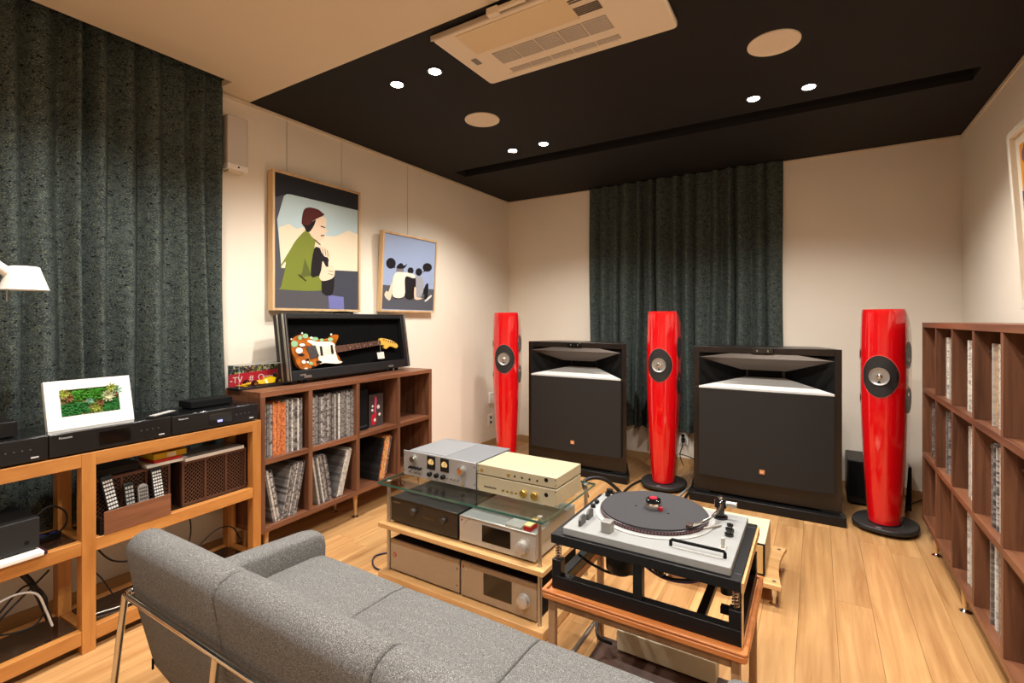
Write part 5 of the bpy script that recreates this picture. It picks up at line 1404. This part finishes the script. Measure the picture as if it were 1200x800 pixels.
def horn_speaker(label, cx, y, hw=.417):
    t = thing('horn_speaker', label, 'speaker', (cx, y, 0), 0, 'large black horn loudspeakers')
    D = .33
    Geo().prism([(-.436, -.012), (.436, -.012), (.436, .05), (.32, D + .02), (-.32, D + .02), (-.436, .05)], 0, .056, 'xy').obj('plinth', M_BLACK, t, bevel=.003)
    for sx in (-1, 1): Geo().box(sx * .36 - .045, sx * .36 + .045, .03, .10, .056, .066).obj('plinth_pad', M_MATT, t, bevel=.002)
    g = Geo()
    def taper(x0, x1, z0, z1, k=.30 / .417):      # the cabinet narrows towards the back
        g.add([(x0, .04, z0), (x1, .04, z0), (x1 * k, D, z0), (x0 * k, D, z0), (x0, .04, z1), (x1, .04, z1), (x1 * k, D, z1), (x0 * k, D, z1)],
              [(0, 3, 2, 1), (4, 5, 6, 7), (0, 1, 5, 4), (1, 2, 6, 5), (2, 3, 7, 6), (3, 0, 4, 7)])
    taper(-hw, hw, .066, .758)
    taper(-hw, -.382, .758, 1.026); taper(.382, hw, .758, 1.026)
    taper(-.382, .382, .985, 1.026); g.box(-.30, .30, .221, D, .758, .985)
    g.obj('cabinet', M_EBONY, t, bevel=.002)
    # horn flares left and right of the throat
    for sx in (-1, 1):
        Geo().add([(sx * .382, .042, .764), (sx * .382, .042, .985), (sx * .30, .22, .985), (sx * .30, .22, .764), (sx * .115, .219, .985), (sx * .115, .219, .764)],
                  [(0, 1, 4, 5), (1, 2, 4), (0, 5, 3), (0, 3, 2, 1), (3, 5, 4, 2)]).obj('horn_flare', M_MATT, t)
    # lower lip: pale sloping tray
    lo = Geo()
    lo.add([(-.379, .018, .764), (.379, .018, .764), (.12, .20, .822), (-.12, .20, .822), (-.379, .018, .752), (.379, .018, .752), (.12, .20, .752), (-.12, .20, .752)],
           [(0, 1, 2, 3), (0, 4, 5, 1), (1, 5, 6, 2), (2, 6, 7, 3), (3, 7, 4, 0), (4, 7, 6, 5)])
    lo.obj('horn_lower_lip', M_HORN, t)
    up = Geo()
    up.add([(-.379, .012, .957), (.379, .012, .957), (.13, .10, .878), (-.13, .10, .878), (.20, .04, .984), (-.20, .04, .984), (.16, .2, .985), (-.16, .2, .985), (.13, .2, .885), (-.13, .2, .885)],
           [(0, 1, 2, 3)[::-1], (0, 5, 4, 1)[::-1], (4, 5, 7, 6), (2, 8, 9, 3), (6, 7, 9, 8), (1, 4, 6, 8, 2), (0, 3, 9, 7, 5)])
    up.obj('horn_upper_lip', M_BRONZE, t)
    Geo().box(-.10, .10, .205, .218, .824, .878).obj('horn_throat', M_MATT, t)
    # top tweeter horn
    g = Geo(); g.box(-.062, .062, .03, .05, .990, 1.022); g.obj('tweeter_horn', M_GLOSSBLACK, t, bevel=.003)
    for sx in (-1, 1): Geo().box(sx * .03 - .004, sx * .03 + .004, .026, .031, 1.0, 1.012).obj('tweeter_vane', M_STEEL, t)
    # bowed grille
    n = 14; poly = [(-.379 + .758 * k / n, .018 - .022 * (1 - (2 * k / n - 1) ** 2)) for k in range(n + 1)] + [(.379, .04), (-.379, .04)]
    Geo().prism(poly, .178, .751, 'xy').obj('grille', M_GRILLE, t, smooth=20)
    bd_ = Geo().box(-.015, .015, -.0085, -.0035, .240, .266).obj('badge', mat('orange_badge', (206, 140, 88), .4, metal=.2), t)
    text('badge_lettering', 'JBL', .011, flat((244, 232, 214)), bd_, (0, -.0088, .249), align='CENTER')
    return t
horn_speaker('huge black horn speaker standing between the left and middle red speakers', -1.606, 3.495)
horn_speaker('huge black horn speaker standing between the middle and right red speakers', -.285, 3.432)

t = thing('subwoofer', 'black box subwoofer on the floor behind the right red speaker', 'subwoofer', (.175, 3.87, 0))
Geo().box(0, .33, .006, .30, .018, .292).obj('cabinet', M_BLACK, t, bevel=.006)
Geo().box(.01, .32, 0, .006, .06, .285).obj('grille', M_MATT, t)
for fx in (.04, .29):
    for fy in (.04, .26): Geo().cyl((fx, fy, 0), .016, .018, n=14).obj('foot', M_MATT, t)

# ================================================================== WALNUT SHELF ON THE RIGHT
SO = (.5, 3.503, 0)
SROT = -math.pi / 2
def spt(s, yy, zz=0.0): return (SO[0] + yy, SO[1] - s, zz)
sh = thing('record_shelf', 'tall walnut record shelf of three rows along the right wall', 'shelf', SO, SROT)
SW, ST, SDP = 6 * .337 + .026, .026, .285
zs_ = [.108, .455, .805, 1.161]
for z in zs_: Geo().box(0, SW, 0 if z in (zs_[0], zs_[-1]) else .001, SDP, z, z + ST).obj('shelf_board', M_WALNUT_H, sh, bevel=.001)
for k in range(7):
    for i in range(3): Geo().box(k * .337, k * .337 + ST, .0015 if 0 < k < 6 else .0005, SDP - .008, zs_[i] + ST, zs_[i + 1]).obj('upright', M_WALNUT, sh, bevel=.001)
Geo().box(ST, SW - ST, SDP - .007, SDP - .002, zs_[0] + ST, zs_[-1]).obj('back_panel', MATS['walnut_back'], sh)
for s in (.235, .80, 1.40, 1.95):
    foot(sh, s, .024, .108); foot(sh, s, .24, .108)
for k in (3, 4, 5):
    for i in range(3):
        Geo().cyl((k * .337 + ST, .05, zs_[i] + .28), .006, .006, 'x', 10).obj('cam_bolt', M_STEEL, sh)
names = ('lower', 'middle', 'upper')
cells = {(1, 2): ['pale', 'pale'], (2, 2): ['pale', 'yellow', 'pale'], (3, 2): ['grey', 'pale', 'amber', 'dark', 'amber', 'pale', 'pale'], (4, 2): ['grey', 'dark', 'pale', 'grey', 'grey'],
         (0, 1): ['dark'], (1, 1): ['grey'], (2, 1): ['pale', 'pale'], (3, 1): ['pale', 'dark', 'dark', 'pale', 'grey', 'pale'], (4, 1): ['grey', 'dark', 'grey', 'grey', 'pale', 'grey'],
         (2, 0): ['grey', 'pale'], (3, 0): ['dark', 'grey', 'pale', 'pale', 'pale', 'grey'], (4, 0): ['grey', 'grey', 'dark', 'grey', 'pale', 'grey']}
START = (.10, .07, .115, .106, .09)
ords = ('farthest', 'second farthest', 'third farthest', 'fourth farthest', 'fifth farthest')
for (c, r_), kinds in cells.items():
    th = .0135; xs0 = c * .337 + ST + START[c]
    kinds = kinds + [kinds[-1]] * 3
    for i, k in enumerate(kinds):
        sleeve(k, spt, SROT, xs0 + i * th * 1.03, .022 + R.uniform(0, .012), zs_[r_] + ST, th, 0, 'record sleeve in the %s cell of the %s row of the right walnut shelf' % (ords[c], names[r_]), 'sleeves in right shelf %s row cell %d' % (names[r_], c + 1), .286, .24)

# picture on the right wall, hung tilting forward
tl = math.radians(3.5)
pf = thing('framed_print', 'white framed colourful abstract print on the right wall', 'picture', (.799, 3.012, 1.25), euler=Euler((tl, 0, -math.pi / 2)))
PWd, PHt = .62, .776
Geo().box(0, PWd, -.012, 0, 0, PHt).obj('backing', MW, pf)
for a in ((0, .03, 0, PHt), (PWd - .03, PWd, 0, PHt), (.03, PWd - .03, 0, .03), (.03, PWd - .03, PHt - .03, PHt)):
    Geo().box(a[0], a[1], -.034, -.012, a[2], a[3]).obj('frame_side', mat('white_frame', (232, 224, 208), .5), pf, bevel=.002)
Geo().box(.03, PWd - .03, -.0135, -.012, .03, PHt - .03).obj('mat_board', mat('cream_mat', (226, 214, 194), .8), pf)
art = Geo().box(.075, PWd - .075, -.0145, -.0135, .075, PHt - .075).obj('print', flat((224, 150, 50)), pf)
rr_ = random.Random(21); cols = [(222, 176, 30), (226, 96, 60), (214, 70, 90), (70, 80, 150), (232, 170, 120), (120, 90, 110), (236, 200, 60)]
for k in range(40):
    cx, cz = rr_.uniform(.085, PWd - .085), rr_.uniform(.085, PHt - .085); r0 = rr_.uniform(.02, .06)
    poly = [(min(max(cx + r0 * rr_.uniform(.5, 1.2) * math.cos(a), .076), PWd - .076), min(max(cz + r0 * rr_.uniform(.5, 1.6) * math.sin(a), .076), PHt - .076)) for a in [2 * math.pi * q / 9 for q in range(9)]]
    Geo().prism(poly, -.0146 - .00008 * k, -.0144, 'xz').obj('print_shape', flat(cols[k % len(cols)]), art)

# ================================================================== SOFA
sf = thing('sofa', 'grey wool three seat sofa with chrome tube frame seen from behind', 'sofa', (0, 0, 0))
SX0, SX1 = -1.60, -.085
seams = [-1.515, -1.108, -.622, -.165]
bx = [SX0, -1.150, -.650, SX1]
prof = [(.583, .575), (.588, .592), (.602, .606), (.622, .614), (.645, .614), (.664, .606), (.678, .590), (.690, .562), (.735, .43), (.775, .34), (.79, .22), (.71, .135), (.695, .14), (.652, .225), (.612, .40)]
def puff(x0, x1, prof, bul=.0):
    rings = []
    for k, (f, ins) in enumerate(((0, .010), (.004, .004), (.012, 0), (.25, -bul), (.5, -bul * 1.3), (.75, -bul), (.988, 0), (.996, .004), (1, .010))):
        x = x0 + (x1 - x0) * (f if 0.02 < f < .98 else (f if k in (0, 8) else f))
        cy = sum(p[0] for p in prof) / len(prof); cz = sum(p[1] for p in prof) / len(prof)
        ring = []
        for (y, z) in prof:
            d = Vector((y - cy, z - cz)); l = d.length
            q = d * ((l - ins) / l); ring.append((x, cy + q.x, cz + q.y))
        rings.append(ring)
    return Geo().loft(rings)
for k in range(3):
    puff(bx[k] + .001, bx[k + 1] - .001, prof, .002).obj('back_cushion', M_SOFA, sf, smooth=50)
sp_ = [(.70, .335), (.72, .352), (.78, .362), (.95, .368), (1.10, .364), (1.145, .356), (1.166, .340), (1.172, .315), (1.170, .25), (1.155, .225), (1.10, .215), (.74, .19), (.71, .22)]
for k in range(3):
    puff(seams[k] + .001, seams[k + 1] - .001, sp_, .002).obj('seat_cushion', M_SOFA, sf, smooth=50)
arm = [(.66, .25), (.655, .43), (.67, .448), (.72, .455), (.95, .448), (1.12, .436), (1.155, .428), (1.172, .41), (1.178, .38), (1.170, .24), (1.15, .222), (.70, .215)]
for x0, x1 in ((SX0, seams[0] - .001), (seams[3] + .001, SX1)):
    rings = []
    cy, cz = .91, .33
    for f, ins in ((0, .022), (.06, .010), (.2, .002), (.5, 0), (.8, .002), (.94, .010), (1, .022)):
        x = x0 + (x1 - x0) * f; ring = []
        for (y, z) in arm:
            d = Vector((y - cy, z - cz)); l = d.length; q = d * ((l - ins) / l); ring.append((x, cy + q.x, cz + q.y))
        rings.append(ring)
    Geo().loft(rings).obj('armrest', M_SOFA, sf, smooth=60)
yb = .592
Geo().tube([(SX0 - .012, .66, .452), (SX0 - .010, yb + .01, .452), (SX0, yb - .004, .452), (SX0 + .02, yb - .006, .452), (SX1 - .02, yb - .006, .452), (SX1, yb - .004, .452), (SX1 + .01, yb + .01, .452), (SX1 + .012, .66, .452)], .0085, 12).obj('back_bar', M_CHROME, sf, smooth=60)
for x in (SX0 - .002, bx[1] + .012, bx[2] - .012, SX1 + .002):
    Geo().tube([(x, yb - .006, .452), (x, .535, .0)], .0085, 12).obj('back_leg', M_CHROME, sf, smooth=60)
for x in (SX0 + .05, bx[1], bx[2], SX1 - .05):
    Geo().tube([(x, 1.09, .225), (x, 1.11, .0)], .0085, 12).obj('front_leg', M_CHROME, sf, smooth=60)
    Geo().tube([(x, .548, .12), (x, .72, .15), (x, 1.098, .205)], .0085, 12).obj('stretcher', M_CHROME, sf, smooth=60)
Geo().box(SX0 + .006, SX0 + .010, .645, .65, .215, .245).obj('side_tab', M_MATT, sf)

# ================================================================== LOOSE CABLES
cable('blue black cable looping on the floor left of the rack', [(-1.74, 1.98, .005), (-1.86, 1.98, .005), (-1.84, 1.87, .005), (-1.90, 1.76, .005), (-1.83, 1.68, .005), (-1.735, 1.66, .01)], .004, mat('navy_cable', (34, 34, 60), .5))
cable('thick black cable arching from behind the gold amplifier', [(-.90, 2.12, .38), (-.93, 2.16, .44), (-.86, 2.25, .43), (-.76, 2.33, .30), (-.70, 2.42, .10), (-.68, 2.5, .008)], .009)
cable('pale grey cable crossing the floor to the middle red speaker', [(-.95, 2.75, .006), (-1.02, 2.95, .02), (-1.08, 3.2, .02), (-1.02, 3.40, .012)], .007, mat('grey_cable', (150, 146, 140), .5))
cable('black floor cable beside the middle red speaker', [(-1.0, 2.6, .008), (-1.04, 2.9, .008), (-1.12, 3.2, .008), (-1.13, 3.5, .008), (-1.05, 3.8, .008)], .008)
cable('copper coloured cable on the floor before the middle red speaker', [(-.86, 2.75, .005), (-.90, 2.95, .005), (-.99, 3.15, .005), (-1.08, 3.3, .005)], .005, mat('copper_cable', (170, 104, 62), .4))
cable('black cable from the right horn speaker to the rack', [(-.72, 2.6, .009), (-.74, 2.95, .009), (-.745, 3.2, .009), (-.75, 3.6, .009), (-.78, 3.9, .009)], .009)
cable('pale grey cable left of the right horn speaker', [(-.66, 2.65, .007), (-.70, 2.95, .007), (-.77, 3.2, .007), (-.79, 3.38, .007), (-.765, 3.7, .007)], .007, MATS['grey_cable'])
cable('thin black cable along the back wall right of the middle red speaker', [(-.95, 4.10, .12), (-.85, 4.10, .10), (-.75, 4.08, .06), (-.70, 4.0, .004)], .004)
cable('black cable on the floor by the subwoofer', [(.51, 4.05, .006), (.56, 4.1, .02), (.62, 4.15, .04), (.68, 4.2, .05)], .005)
